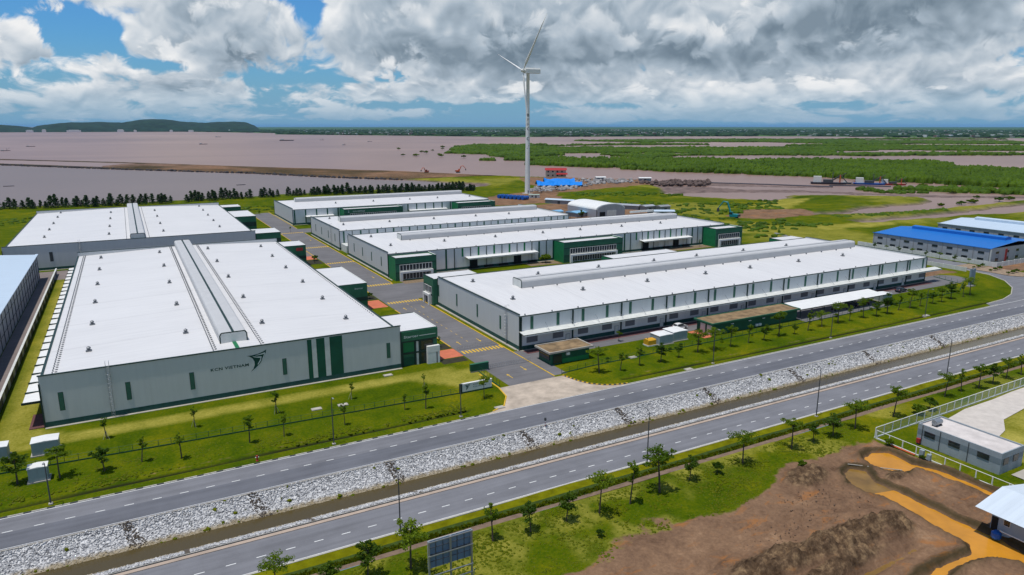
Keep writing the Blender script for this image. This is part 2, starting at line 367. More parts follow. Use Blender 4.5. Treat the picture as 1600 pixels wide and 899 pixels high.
def ground_mat(name):
    """grass with bare soil where the mesh attribute 'soil' says so and mud where 'mud' does"""
    m, t, b = new_mat(name); g = t.new('ShaderNodeNewGeometry').outputs['Position']
    big = t.noise(g, 0.018, 4.0, 0.6); mid = t.noise(g, 0.13, 5.0, 0.65, 0.4); fin = t.noise(g, 1.9, 5.0, 0.7)
    f = add3(t, big, 0.34, mid, 0.36, fin, 0.30)
    grass = t.ramp(f, [(0.37, (0.026, 0.054, 0.002)), (0.46, (0.058, 0.092, 0.002)), (0.53, (0.100, 0.120, 0.003)), (0.62, (0.185, 0.165, 0.004))])
    soil = t.ramp(add3(t, mid, 0.5, fin, 0.3, t.noise(g, 0.5, 5.0, 0.7), 0.2), [(0.36, (0.100, 0.058, 0.036)), (0.47, (0.175, 0.105, 0.065)), (0.56, (0.235, 0.142, 0.085)), (0.66, (0.34, 0.215, 0.13))])
    rust_ = t.smooth(t.noise(t.vec('MULTIPLY', g, (0.12, 0.30, 1)), 1.0, 5.0, 0.65, 1.2), 0.54, 0.68)
    soil = t.mix(t.math('MULTIPLY', rust_, 0.65), soil, (0.33, 0.135, 0.040))
    mud = t.ramp(mid, [(0.35, (0.10, 0.075, 0.07)), (0.6, (0.21, 0.155, 0.14))])
    a1 = t.new('ShaderNodeAttribute', attribute_name='soil').outputs['Fac']
    a2 = t.new('ShaderNodeAttribute', attribute_name='mud').outputs['Fac']
    a3 = t.new('ShaderNodeAttribute', attribute_name='dry').outputs['Fac']
    grass = t.mix(t.math('MULTIPLY', a3, 0.8), grass, t.ramp(t.math('ADD', t.math('MULTIPLY', fin, 0.5), t.math('MULTIPLY', mid, 0.5)), [(0.35, (0.20, 0.185, 0.012)), (0.65, (0.48, 0.41, 0.10))]))
    e = t.math('MULTIPLY', t.math('SUBTRACT', t.noise(g, 0.45, 5.0, 0.7), 0.5), 0.9)
    s1 = t.smooth(t.math('ADD', a1, e), 0.35, 0.65)
    c = t.mix(s1, grass, soil); c = t.mix(a2, c, mud)
    a4 = t.new('ShaderNodeAttribute', attribute_name='heap').outputs['Fac']
    c = t.mix(a4, c, t.ramp(add3(t, t.noise(g, 0.9, 6.0, 0.7), 0.6, fin, 0.2, mid, 0.2), [(0.38, (0.034, 0.021, 0.013)), (0.50, (0.110, 0.070, 0.042)), (0.62, (0.27, 0.18, 0.10))]))
    t.l.new(c, b.inputs['Base Color']); b.inputs['Roughness'].default_value = 0.95; b.inputs['Specular IOR Level'].default_value = 0.02
    bn = t.new('ShaderNodeBump'); bn.inputs['Strength'].default_value = 0.55; bn.inputs['Distance'].default_value = 0.25
    t.l.new(t.noise(g, 2.2, 5.0, 0.7), bn.inputs['Height']); t.l.new(bn.outputs[0], b.inputs['Normal'])
    return m
M['ground'] = ground_mat('grass_and_soil')
M['soil_dark'] = mat('wet_dark_soil', (0.035, 0.034, 0.018), 0.95, var=0.4, vscale=0.9, bump=0.4, bscale=3)
M['verge'] = mat('verge_grass', (0.150, 0.150, 0.004), 0.95, spec=0.02, var=0.40, vscale=0.5, bump=0.5, bscale=3)
M['path'] = mat('brown_footpath', (0.20, 0.135, 0.095), 0.9, var=0.35, vscale=0.8)

def water_mat(name, c, rough, bump, scale, c2=None, spec=0.4):
    m, t, b = new_mat(name); g = t.new('ShaderNodeNewGeometry').outputs['Position']
    c2 = c2 or tuple(v*1.15 for v in c)
    x, y, z = t.sep(g)
    n = t.noise(t.comb(t.math('MULTIPLY', x, 0.0011), t.math('MULTIPLY', y, 0.0016), 0), 1.0, 6.0, 0.6, 0.8)
    t.l.new(t.ramp(n, [(0.35, c), (0.65, c2)]), b.inputs['Base Color'])
    b.inputs['Roughness'].default_value = rough; b.inputs['Specular IOR Level'].default_value = spec
    bn = t.new('ShaderNodeBump'); bn.inputs['Strength'].default_value = bump; bn.inputs['Distance'].default_value = 0.3
    t.l.new(t.noise(g, scale, 4.0, 0.6), bn.inputs['Height']); t.l.new(bn.outputs[0], b.inputs['Normal'])
    return m
M['sea'] = water_mat('silty_sea', (0.225, 0.140, 0.108), 0.38, 0.10, 0.25, (0.32, 0.205, 0.160), 0.3)
M['lagoon'] = water_mat('lagoon_sky_grey', (0.175, 0.145, 0.138), 0.5, 0.10, 0.3, (0.21, 0.17, 0.16), 0.22)  # grey of the reflected sky is mixed into this water colour
M['canal'] = water_mat('canal_water', (0.075, 0.056, 0.022), 0.14, 0.05, 1.2, (0.095, 0.070, 0.028), 0.4)
M['puddle'] = mat('ochre_puddle', (0.56, 0.245, 0.020), 0.16, var=0.22, vscale=0.22, spec=0.4)
M['puddle2'] = mat('olive_puddle', (0.24, 0.135, 0.030), 0.16, var=0.35, vscale=0.3, spec=0.4)

def leaf_mat(name, lo, hi, rnd=0.35, low=0.0, trans=0.42):
    m, t, b = new_mat(name); g = t.new('ShaderNodeNewGeometry').outputs['Position']
    oi = t.new('ShaderNodeObjectInfo').outputs['Random']
    n = t.noise(g, 0.9, 3.0, 0.6)
    if low: n = t.math('ADD', t.math('MULTIPLY', n, 0.45), t.math('MULTIPLY', t.noise(g, low, 4.0, 0.6), 0.55))
    f = t.math('ADD', t.math('MULTIPLY', n, 1-rnd), t.math('MULTIPLY', oi, rnd))
    t.l.new(t.ramp(f, [(0.25, lo), (0.70, hi)]), b.inputs['Base Color'])
    b.inputs['Roughness'].default_value = 0.6; b.inputs['Specular IOR Level'].default_value = 0.12
    tr = t.new('ShaderNodeBsdfTranslucent'); tr.inputs[0].default_value = (hi[0]*1.2, hi[1]*1.2, hi[2], 1)
    mx = t.new('ShaderNodeMixShader'); mx.inputs[0].default_value = trans
    out = t.n['Material Output']; t.l.new(b.outputs[0], mx.inputs[1]); t.l.new(tr.outputs[0], mx.inputs[2]); t.l.new(mx.outputs[0], out.inputs[0])
    return m
M['leaf'] = leaf_mat('leaf_green', (0.055, 0.115, 0.006), (0.165, 0.235, 0.012))
M['leaf_dark'] = leaf_mat('leaf_dark', (0.032, 0.076, 0.008), (0.090, 0.150, 0.012))
M['needle'] = leaf_mat('casuarina_needles', (0.026, 0.060, 0.026), (0.055, 0.100, 0.036))
M['mangrove'] = leaf_mat('mangrove_canopy', (0.009, 0.034, 0.001), (0.090, 0.155, 0.002), 0.0, 0.02, 0.10)
M['weed'] = leaf_mat('weed_green', (0.075, 0.120, 0.003), (0.190, 0.210, 0.005), 0.0)
def stone_mat(name):
    m, t, b = new_mat(name); g = t.new('ShaderNodeNewGeometry').outputs['Position']
    v = t.new('ShaderNodeTexVoronoi'); t.put(v.inputs['Vector'], g); v.inputs['Scale'].default_value = 4.5
    r = t.sep(v.outputs['Color'])[0]
    x, y, z = t.sep(g)
    c = t.ramp(r, [(0.0, (0.17, 0.17, 0.175)), (0.3, (0.36, 0.36, 0.37)), (0.7, (0.56, 0.555, 0.55)), (1.0, (0.72, 0.71, 0.70))])
    stain = t.smooth(t.math('ADD', z, t.math('MULTIPLY', t.noise(g, 1.5, 3.0, 0.6), 0.8)), -1.45, -1.95)   # silt line at the water's edge
    c = t.mix(t.math('MULTIPLY', stain, 0.75), c, (0.26, 0.19, 0.075))
    t.l.new(c, b.inputs['Base Color']); b.inputs['Roughness'].default_value = 0.9
    return m
M['stone'] = stone_mat('limestone_riprap')

# ================================================================== SETTING
def sdf(poly, X, Y):
    """signed distance to polygon, positive inside"""
    P = np.array(poly, float); n = len(P); d = np.full(X.shape, 1e18); ins = np.zeros(X.shape, bool)
    for i in range(n):
        a = P[i]; b = P[(i+1) % n]; e = b-a
        t = np.clip(((X-a[0])*e[0]+(Y-a[1])*e[1])/(e@e+1e-12), 0, 1)
        d = np.minimum(d, (X-a[0]-t*e[0])**2+(Y-a[1]-t*e[1])**2)
        c = (a[1] > Y) != (b[1] > Y)
        with np.errstate(divide='ignore', invalid='ignore'):
            ins ^= c & (X < (b[0]-a[0])*(Y-a[1])/(b[1]-a[1]+1e-12)+a[0])
    d = np.sqrt(d); return np.where(ins, d, -d)
def vnoise(X, Y, scale, seed=0, octaves=4):
    out = np.zeros(X.shape); amp = 1.0; tot = 0; rs = np.random.RandomState(seed)
    for o in range(octaves):
        T = rs.rand(64, 64); x = X*scale*(2**o)+rs.rand()*64; y = Y*scale*(2**o)+rs.rand()*64
        xi = np.floor(x).astype(int); yi = np.floor(y).astype(int); fx = x-xi; fy = y-yi
        fx = fx*fx*(3-2*fx); fy = fy*fy*(3-2*fy)
        g = lambda i, j: T[i % 64, j % 64]
        out += amp*((g(xi,yi)*(1-fx)+g(xi+1,yi)*fx)*(1-fy)+(g(xi,yi+1)*(1-fx)+g(xi+1,yi+1)*fx)*fy); tot += amp; amp *= 0.5
    return out/tot
def grid_obj(name, xs, ys, Z, mat, attrs):
    X, Y = np.meshgrid(xs, ys, indexing='ij'); nx, ny = len(xs), len(ys)
    V = np.stack([X, Y, Z], -1).reshape(-1, 3)
    I = np.arange(nx*ny).reshape(nx, ny)
    F = np.stack([I[:-1,:-1], I[1:,:-1], I[1:,1:], I[:-1,1:]], -1).reshape(-1, 4)
    me = npmesh(name, V, F, mat, True)
    for k, a in attrs.items():
        at = me.attributes.new(k, 'FLOAT', 'POINT'); at.data.foreach_set('value', a.astype(np.float32).ravel())
    return struct(link(name, me))
sstep = lambda v, lo, hi: (lambda t: t*t*(3-2*t))(np.clip((v-lo)/(hi-lo), 0, 1))

SEA_Z = -1.5
LAND = [(-300,604),(-124,592),(-78,602),(-32,596),(13,594),(67,602),(101,602),(160,613),(223,604),(270,594),(300,602),(316,631),(289,665),(260,726),
        (379,728),(401,689),(427,663),(459,623),(483,599),(470,560),(451,539),(430,500),(405,472),(399,460),(403,426),(414,403),(433,381),(460,383),
        (478,404),(498,393),(526,372),(562,340),(543,321),(510,313),(461,315),(428,306),(403,307),(392,314),(387,302),(427,290),(489,285),(601,288),(650,280),
        (620,270),(580,274),(453,268),(381,272),(382,264),(420,260),(468,257),(523,246),(600,240),(780,200),(780,100),(-300,100)]
MUDS = [[(495,562),(518,539),(584,440),(576,433),(510,495),(480,530)],
        [(451,539),(478,515),(494,473),(530,439),(575,371),(611,338),(660,303),(640,288),(572,342),(519,416),(484,438),(445,455),(410,462)],
        [(483,601),(501,569),(495,540),(460,530),(450,560)], [(262,725),(330,700),(390,690),(379,735),(300,800),(235,770)], [(300,600),(330,600),(330,670),(290,700)]]
SOILS = [[(205,478),(300,522),(330,560),(380,680),(428,663),(483,600),(455,540),(380,520),(318,505),(300,470),(290,440),(232,440)],
         [(236,335),(300,345),(310,400),(290,440),(235,430),(215,400)], [(325,322),(372,338),(402,325),(388,300),(335,296)],
         [(300,140),(420,140),(420,150),(300,150)], [(262,150),(280,150),(276,168),(262,166)], [(150,237),(155,237),(155,246),(150,246)]]
DRY = [[(-25,139.8),(62,140.3),(62,144.3),(-14,144.0),(-20,150),(-19,300),(-25,300)], [(395,330),(470,372),(440,380),(380,352)], [(330,250),(385,246),(400,262),(330,262)],
       [(62,128),(68,136),(66,141),(50,141)]]
xs = np.concatenate([np.arange(-300,-40,8.0), np.arange(-40,300,1.5), np.arange(300,781,5.0)])
ys = np.concatenate([np.arange(115,123,0.4), np.arange(123,160,1.0), np.arange(160,790,4.0)])
X, Y = np.meshgrid(xs, ys, indexing='ij')
d = sdf(LAND, X, Y)+(vnoise(X, Y, 0.06, 3)-0.5)*9
z = np.interp(d, [-8, -2, 3], [-3.0, -1.7, 0.0])
mud = np.zeros(X.shape)
for p in MUDS:
    dm = sdf(p, X, Y)+(vnoise(X, Y, 0.05, 5)-0.5)*14
    z = np.maximum(z, np.interp(dm, [-4, 2], [-3.0, -1.15])+(vnoise(X, Y, 0.08, 8)-0.5)*0.5); mud = np.maximum(mud, sstep(dm, -4, 1))
mud = mud*(1-sstep(z, -0.8, -0.2)); mud = np.maximum(mud, 1-sstep(d, -2, 4))
soil = np.zeros(X.shape)
for p in SOILS: soil = np.maximum(soil, sstep(sdf(p, X, Y)+(vnoise(X, Y, 0.08, 6)-0.5)*14, -3, 3))
dry = np.zeros(X.shape)
for p in DRY: dry = np.maximum(dry, sstep(sdf(p, X, Y), -0.8, 0.8)*(0.55+0.45*vnoise(X, Y, 0.3, 9)))
fld = sstep(X, 255, 285)*(Y > 205); dry = np.maximum(dry, fld*sstep(vnoise(X, Y, 0.02, 12), 0.52, 0.66)*0.5)
wild = np.maximum(sstep(X, 262, 300)*sstep(Y, 215, 260), sstep(Y, 470, 500))
z = z+np.where(d > 6, wild*(vnoise(X, Y, 0.12, 21)-0.35)*1.1, 0)
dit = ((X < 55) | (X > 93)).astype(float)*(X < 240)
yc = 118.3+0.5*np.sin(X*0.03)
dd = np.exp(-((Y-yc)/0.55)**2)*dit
wet = sstep(dd, 0.25, 0.6)  # darker ground along the ditch line
soil = np.maximum(soil, np.exp(-((Y-yc-1.5)/0.8)**2)*dit*0.40)
z = np.where(Y < 124, -0.6*dd-0.12*np.exp(-((Y-yc-1.6)/1.2)**2)*dit, z)
# paved land inside the estate stays level
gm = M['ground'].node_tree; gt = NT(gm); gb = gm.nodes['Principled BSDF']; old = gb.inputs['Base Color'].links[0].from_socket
gt.l.new(gt.mix(gt.new('ShaderNodeAttribute', attribute_name='wet').outputs['Fac'], old, (0.022, 0.026, 0.010)), gb.inputs['Base Color'])  # attribute darkens the ground in the ditch, round puddles and on the dike
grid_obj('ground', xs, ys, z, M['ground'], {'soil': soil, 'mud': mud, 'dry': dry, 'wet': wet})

# southern ground: lawn with trees, then the churned building plot with its puddles
DIRT = [(40,63),(43,65.3),(51.7,66.3),(62.8,67.6),(71.6,66.6),(80,67.5),(84.3,69.5),(89.3,72.8),(97,71.8),(103.7,72.0),(113.4,71.6),(113.6,20),(10,20),(30,52)]
PUD1 = [(104.6,67.2),(106.1,68.4),(108.3,68.6),(111.1,67.2),(111.2,64.9),(110.7,62.8),(112.1,60.6),(112.7,57.7),(112.6,53.7),(112.5,49.6),(110.8,49.5),(110.6,54.9),(110.6,59.0),(108.6,61.4),(106.4,61.2),(104.6,62.6),(104.1,65.6)]
PUD2 = [(97.6,66.6),(100.4,67.0),(102.2,64.8),(99.9,61.8),(100.5,58.5),(100.2,53.3),(100.0,48.5),(100.6,43.7),(99.5,39.3),(98,34),(95.5,34),(95.9,39.4),(93.4,41.9),(88.7,42.4),(84.7,42.0),(78,41),(78,43.4),(82.5,44.2),(87.9,44.0),(93.0,44.0),(94.6,45.2),(94.6,47.7),(95.4,51.9),(96.0,56.2),(95.0,59.8),(95.0,63.2)]
xs = np.concatenate([np.arange(-120,0,4.0), np.arange(0,40,0.5), np.arange(40,114,0.33), np.arange(114,130,0.5), np.arange(130,441,5.0)])
ys = np.concatenate([np.arange(-60,28,4.0), np.arange(28,74,0.33), np.arange(74,79.6,0.5), [79.6]])
X, Y = np.meshgrid(xs, ys, indexing='ij')
dd = sdf(DIRT, X, Y)+(vnoise(X, Y, 0.25, 31)-0.5)*3.2
soil = sstep(dd, -1.2, 1.6)
# bare patches in the lawn
soil = np.maximum(soil, 0.62*sstep(vnoise(X, Y, 0.11, 33), 0.60, 0.75)*sstep(74-Y, -1, 3))
inside = sstep(dd, 0, 2)
z = inside*((vnoise(X, Y, 0.35, 34)-0.5)*0.5+(vnoise(X, Y, 0.09, 35)-0.5)*0.4+(vnoise(X, Y, 0.9, 41, 3)-0.5)*0.50)
heapm = np.zeros(X.shape)
def mound(cx, cy, ax, ay, h, ang=0.0):
    c, s = math.cos(R(ang)), math.sin(R(ang)); u = (X-cx)*c+(Y-cy)*s; v = -(X-cx)*s+(Y-cy)*c
    e = np.exp(-(u/ax)**2-(v/ay)**2); heapm[:] = np.maximum(heapm, sstep(e, 0.12, 0.45))
    return h*np.minimum(e*1.5, 1.0)*(0.35+0.65*vnoise(X, Y, 0.55, 36, 3)+0.55*np.abs(vnoise(X, Y, 1.0, 44, 3)-0.5)*2)
z += mound(91,67.8,4.2,2.3,1.5,10)+mound(80,52.3,8.5,2.3,2.6,4)+mound(68,53.4,7,2.4,2.2,-6)+mound(88.5,51.4,3.0,1.8,1.9)+mound(103.5,61,1.8,1.0,0.9)+mound(72,49.0,10,0.9,1.0,2)
z -= 0.75*np.exp(-((Y-47.4-0.05*(X-80))/0.8)**2)*sstep(X, 62, 68)*(1-sstep(X, 88, 92))
# wheel ruts
for k, (rx, ry, a) in enumerate([(90,61,-28),(86,58,-14),(78,60,8),(70,61,4),(96,57,-55),(62,59,14),(105,56,-80),(84,63,25)]):
    c, s = math.cos(R(a)), math.sin(R(a)); u = (X-rx)*c+(Y-ry)*s; v = -(X-rx)*s+(Y-ry)*c+0.02*u*u
    z -= 0.26*(np.exp(-((v-0.9)/0.28)**2)+np.exp(-((v+0.9)/0.28)**2))*np.exp(-(u/8)**2)
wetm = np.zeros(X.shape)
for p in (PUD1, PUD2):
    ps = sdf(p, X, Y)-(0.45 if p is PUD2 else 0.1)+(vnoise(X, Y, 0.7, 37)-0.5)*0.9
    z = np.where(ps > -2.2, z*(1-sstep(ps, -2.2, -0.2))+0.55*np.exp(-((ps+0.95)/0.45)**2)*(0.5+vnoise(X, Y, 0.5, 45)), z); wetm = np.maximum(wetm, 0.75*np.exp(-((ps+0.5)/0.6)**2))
    z = np.where(ps > -0.5, np.minimum(z, np.interp(ps, [-0.5, 0.0, 0.6], [0.25, -0.16, -0.5])), z)
lawn = (1-inside); z += lawn*(vnoise(X, Y, 0.3, 38)-0.5)*0.22*sstep(79.6-Y, 0, 1.5)
dry = lawn*0.55*sstep(vnoise(X, Y, 0.16, 39), 0.50, 0.72)+0.7*(X > 127)*(Y < 66)
yard = [(128.4,64.6),(134,70.4),(142,71.6),(152,71.7),(160,72.2),(190,72.6),(190,66),(160,67.5),(152,66.0),(143,65.0),(138,62.2),(131,60.5)]
soil = np.maximum(soil, 0.0*X)
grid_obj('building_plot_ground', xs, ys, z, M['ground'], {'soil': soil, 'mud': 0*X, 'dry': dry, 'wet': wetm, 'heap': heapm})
def grow(poly, r):
    c = np.array(poly); n = len(c); out = []
    for i in range(n):
        e1 = c[i]-c[i-1]; e2 = c[(i+1) % n]-c[i]; nn = np.array([e1[1]+e2[1], -(e1[0]+e2[0])]); nn = nn/(np.hypot(*nn)+1e-9)
        out.append(tuple(c[i]-nn*r))
    return out
struct(MB().poly(grow(PUD1, 0.45), -0.22).build('ochre_puddle', M['puddle']))
struct(MB().poly(grow(PUD2[4:-1], 0.1), -0.22).build('ochre_channel', M['puddle']))
struct(MB().poly([(94.6,59.9),(94.5,63.4),(97.2,67.2),(100.5,67.6),(102.8,64.8),(100.6,61.8),(100.9,58.5),(95.6,56.4)], -0.235).build('olive_puddle', M['puddle2']))
struct(MB().poly([(66,46.0),(88,46.6),(88,48.6),(66,47.6)], -0.50).build('trench_puddle', M['puddle2']))
struct(MB().poly(yard, 0.15).build('gravel_drive', mat('pale_gravel', (0.55,0.50,0.45), 0.95, var=0.15, vscale=0.6)))
struct(MB().poly([(120.5,44),(134,44),(134,52.4),(120.5,52.4)], 0.16).build('concrete_pad', M['concrete']))

# low ground beyond, and the sea
struct(MB().poly([(780,-3000),(9000,-3000),(9000,200),(780,200)], -0.4).build('plain', M['verge']))
struct(MB().poly([(-9000,-3000),(-300,-3000),(-300,600),(-9000,600)], -0.4).build('plain', M['verge']))
struct(MB().poly([(-300,-3000),(780,-3000),(780,-60),(-300,-60)], -0.9).build('plain', M['verge']))
for x0, x1 in ((-300,-120),(440,780)):
    struct(MB().poly([(x0,-60),(x1,-60),(x1,115),(x0,115)], -0.02).build('plain', M['verge']))
struct(MB().add([(-60000,190,SEA_Z),(60000,190,SEA_Z),(60000,70000,SEA_Z),(-60000,70000,SEA_Z)], [(0,1,2,3)]).build('sea', M['sea']))

struct(MB().poly([(-700,1990),(-369,1560),(-160,1285),(5,1066),(141,902),(205,790),(262,715),(300,660),(325,610),(300,560),(-330,560),(-900,1200)], SEA_Z+0.02).build('lagoon', M['lagoon']))  # own sheet, so the near water can carry the painted sky reflection
# ------------------------------------------------------------------ roads and canal
RX0, RX1 = -120.0, 440.0
road1 = struct(MB().poly([(RX0,105.4),(RX1,105.4),(RX1,115.0),(RX0,115.0)], 0.0).build('road', M['asphalt']))
road2 = struct(MB().poly([(RX0,84.3),(RX1,84.3),(RX1,91.7),(RX0,91.7)], 0.0).build('road', M['asphalt']))
sheet_l = MB().poly([(RX0,105.4),(RX1,105.4),(RX1,110.3),(RX0,110.3)], 0.003).build('resurfaced_lane', M['asphalt_lane'], road1)
dash = MB().box(-0.62,0.62,-0.075,0.075,0.006,0.012).mesh('lane_dash', M['line'])
for k in range(-8, 95):
    o = link('lane_dash', dash, road1, (-15.9+k*3.75, 110.55, 0)); 
for k in range(-14, 95):
    o = link('lane_dash', dash, road2, (17.9+k*3.75, 87.6, 0))
MB().box(RX0,RX1,114.80,114.94,0.002,0.007).build('edge_line', M['line'], road1)
MB().box(RX0,RX1,105.75,105.85,0.006,0.011).build('edge_line', M['line'], road1)
MB().box(RX0,RX1,84.55,84.66,0.002,0.007).build('edge_line', M['line'], road2)
kerb_pale = mat('pale_kerb', (0.46,0.43,0.37), 0.85, var=0.2, vscale=1.0)
kl = MB().box(0,0.94,115.0,115.22,-0.05,0.13).mesh('kerb_stone', kerb_pale)
kerb = struct(MB().box(RX0,-24,115.0,115.22,-0.05,0.125).build('kerb', kerb_pale))
kd = MB().box(0,0.94,115.0,115.22,-0.05,0.13).mesh('kerb_stone', M['darkgrey'])
for k in range(84): link('kerb_stone', kd if k % 3 == 0 else kl, kerb, (-24+k*0.97, 0, 0))                     # west of the gate
kerb2 = struct(MB().box(91.5,238,115.0,115.22,-0.05,0.125).build('kerb', kerb_pale))
struct(MB().box(RX0,RX1,84.05,84.3,-0.05,0.13).build('kerb', kerb_pale))
struct(MB().box(RX0,RX1,91.7,92.35,-0.4,0.10).build('kerb', mat('tan_kerb', (0.42,0.33,0.26), 0.9, var=0.2)))
drain = struct(MB().box(RX0,RX1,92.35,92.80,-0.6,-0.40).build('roadside_drain', M['soil_dark']))
struct(MB().box(RX0,RX1,92.80,92.92,-0.6,0.02).build('drain_wall', M['concrete']))
WZ = -2.5
struct(MB().poly([(RX0,96),(RX1,96),(RX1,103.5),(RX0,103.5)], WZ).build('canal_water', M['canal']))
bankN = struct(MB().add([(RX0,105.4,-0.02),(RX1,105.4,-0.02),(RX1,101.2,-2.95),(RX0,101.2,-2.95)], [(0,3,2,1)]).build('canal_bank', M['stone']))
bankS = struct(MB().add([(RX0,92.92,-0.02),(RX1,92.92,-0.02),(RX1,99.1,-2.95),(RX0,99.1,-2.95)], [(0,1,2,3)]).build('canal_bank', M['stone']))
ico = np.array([(0,0,-1),(0.72,-0.53,-0.45),(-0.28,-0.85,-0.45),(-0.89,0,-0.45),(-0.28,0.85,-0.45),(0.72,0.53,-0.45),(0.28,-0.85,0.45),(-0.72,-0.53,0.45),(-0.72,0.53,0.45),(0.28,0.85,0.45),(0.89,0,0.45),(0,0,1)])
icof = np.array([(0,1,2),(1,0,5),(0,2,3),(0,3,4),(0,4,5),(1,5,10),(2,1,6),(3,2,7),(4,3,8),(5,4,9),(1,10,6),(2,6,7),(3,7,8),(4,8,9),(5,9,10),(6,10,11),(7,6,11),(8,7,11),(9,8,11),(10,9,11)])
def rocks(name, C, S, mat, seed, parent=None, flat=0.62, jit=0.25):
    rs = np.random.RandomState(seed); n = len(C)
    V = ico[None]*(1+rs.uniform(-jit, jit, (n, 12, 1)))
    a = rs.rand(n)*6.283; c, s = np.cos(a)[:,None], np.sin(a)[:,None]
    sc = np.asarray(S)[:,None]*rs.uniform(0.75, 1.25, (n, 3))
    V = V*sc[:,None,:]; V[:,:,2] *= flat
    x = V[:,:,0]*c-V[:,:,1]*s; y = V[:,:,0]*s+V[:,:,1]*c
    V = np.stack([x, y, V[:,:,2]], -1)+np.asarray(C)[:,None,:]
    F = (icof[None]+(np.arange(n)*12)[:,None,None]).reshape(-1, 3)
    o = link(name, npmesh(name, V.reshape(-1, 3), F, mat), parent); o['kind'] = 'stuff'; return o
rs = np.random.RandomState(4)
CULV = [-5.2, 11.8, 33.6, 59.2, 81.3, 104.5, 131, 158, 186]      # outfalls where the stone is dark with silt
def bank_rocks(parent, y0, y1, dens, seed, s0, s1):
    rs = np.random.RandomState(seed)
    xa = rs.uniform(-45, 60, int(dens*105)); xb = rs.uniform(60, 150, int(dens*0.75*90)); xc = rs.uniform(150, 300, int(dens*0.42*150))
    x = np.concatenate([xa, xb, xc]); t = rs.rand(len(x)); s = np.concatenate([rs.uniform(s0, s1, len(xa)), rs.uniform(s0*1.1, s1*1.15, len(xb)), rs.uniform(s0*1.4, s1*1.5, len(xc))])
    C = np.stack([x, y0+(y1-y0)*t, -0.02-2.93*t*0.95+rs.uniform(-0.03, 0.12, len(x))], -1)
    dk = np.zeros(len(x), bool)
    for c in CULV: dk |= np.abs(x-(c+t*1.6)) < 0.55+t*0.75+rs.uniform(-0.25, 0.25, len(x))
    return C, s, dk
Cn, Sn, dk = bank_rocks(bankN, 105.35, 101.6, 150, 11, 0.075, 0.165)
rocks('riprap_stones', Cn[~dk], Sn[~dk], M['stone'], 12, bankN)
silt = mat('silted_stone', (0.10,0.082,0.066), 0.95, var=0.4, vscale=2.0)
rocks('silted_stones', Cn[dk], Sn[dk], silt, 13, bankN)
Cs, Ss, dk = bank_rocks(bankS, 93.1, 98.6, 100, 14, 0.085, 0.165)
gaps = np.zeros(len(Cs), bool)
for k in range(-2, 20): gaps |= np.abs(Cs[:,0]-(2.0+k*16.5)) < 0.35
rocks('riprap_stones', Cs[~gaps], Ss[~gaps], M['stone'], 15, bankS)
for k in range(-2, 18):
    x = 2.0+k*16.5
    MB().add([(x-0.3,92.95,0.06),(x+0.3,92.95,0.06),(x+0.3,98.6,-2.6),(x-0.3,98.6,-2.6),(x-0.3,92.95,-0.3),(x+0.3,92.95,-0.3),(x+0.3,98.6,-2.9),(x-0.3,98.6,-2.9)],
             [(0,1,2,3),(0,3,7,4),(1,5,6,2),(0,4,5,1)]).build('drain_chute', silt, bankS)
MB().box(-45,300,105.22,105.45,-0.3,0.06).build('coping', M['concrete'], bankN)
# verge south of the second road: grass, a dip, a beaten path
ystrip = [(84.05,0.10),(83.2,0.06),(82.4,0.0),(81.8,-0.45),(81.3,-0.55),(80.9,-0.25)]
mb = MB()
def strip(pts, mat, name):
    xs_ = np.arange(RX0, RX1+1, 4.0); V = []; n = len(pts)
    for x in xs_:
        for (y, z_) in pts: V.append((x, y+0.12*math.sin(x*0.21+y), z_+0.05*math.sin(x*0.13+y*3)))
    F = [(i*n+j, i*n+j+1, (i+1)*n+j+1, (i+1)*n+j) for i in range(len(xs_)-1) for j in range(n-1)]
    return struct(link(name, npmesh(name, V, [f[::-1] for f in F], mat, True)))
strip(ystrip[:3], M['verge'], 'verge')
strip(ystrip[2:], mat('dark_dip_grass', (0.045,0.075,0.010), 0.95, var=0.4, vscale=0.8, bump=0.6, bscale=4), 'verge_dip')  # darker green than the verge above it
strip([(80.9,-0.25),(80.2,-0.08),(79.5,0.02)], M['path'], 'footpath')

# ------------------------------------------------------------------ estate streets and paving (sheets a few mm apart)
def sheet(name, pts, z, mat, parent=None):
    o = MB().poly(pts, z).build(name, mat, parent)
    return o if parent else struct(o)
def rect(x0, x1, y0, y1): return [(x0,y0),(x1,y0),(x1,y1),(x0,y1)]
street = sheet('estate_street', rect(68.5,80.2,126.5,480), 0.02, M['asphalt_dark'])
apron = sheet('gate_apron', [(55.5,115.0),(92.5,115.0),(88.5,116.0),(84.5,119.0),(82.0,126.5),(66.0,126.5),(65,121.5),(62,117),(58.5,115.6)], 0.016, mat('worn_concrete_apron', (0.47,0.39,0.31), 0.9, var=0.38, vscale=0.28, bump=0.2))
cross = sheet('cross_street', rect(80.2,284,211,235.5), 0.02, M['asphalt_dark'])
cross2 = sheet('cross_street', rect(80.2,230,377,392), 0.02, M['asphalt_dark'])
sheet('back_lane', rect(-44,69,301,320), 0.016, M['slab'])
sheet('west_lane', rect(-31.3,-26.9,100+20,320), 0.02, M['slab'])
yardw = sheet('front_yard', [(80.2,127.5),(84,127.5),(84,139.6),(262,139.6),(270,142),(271,147),(268,150.5),(262,151.5),(251.5,151.5),(251.5,146.9),(80.2,146.9)], 0.02, M['asphalt_dark'])
sheet('brick_walk', rect(83,251,143.6,146.8), 0.028, M['maroon'], yardw)
sheet('car_park', rect(168,207,130.5,139.6), 0.024, M['asphalt_dark'])
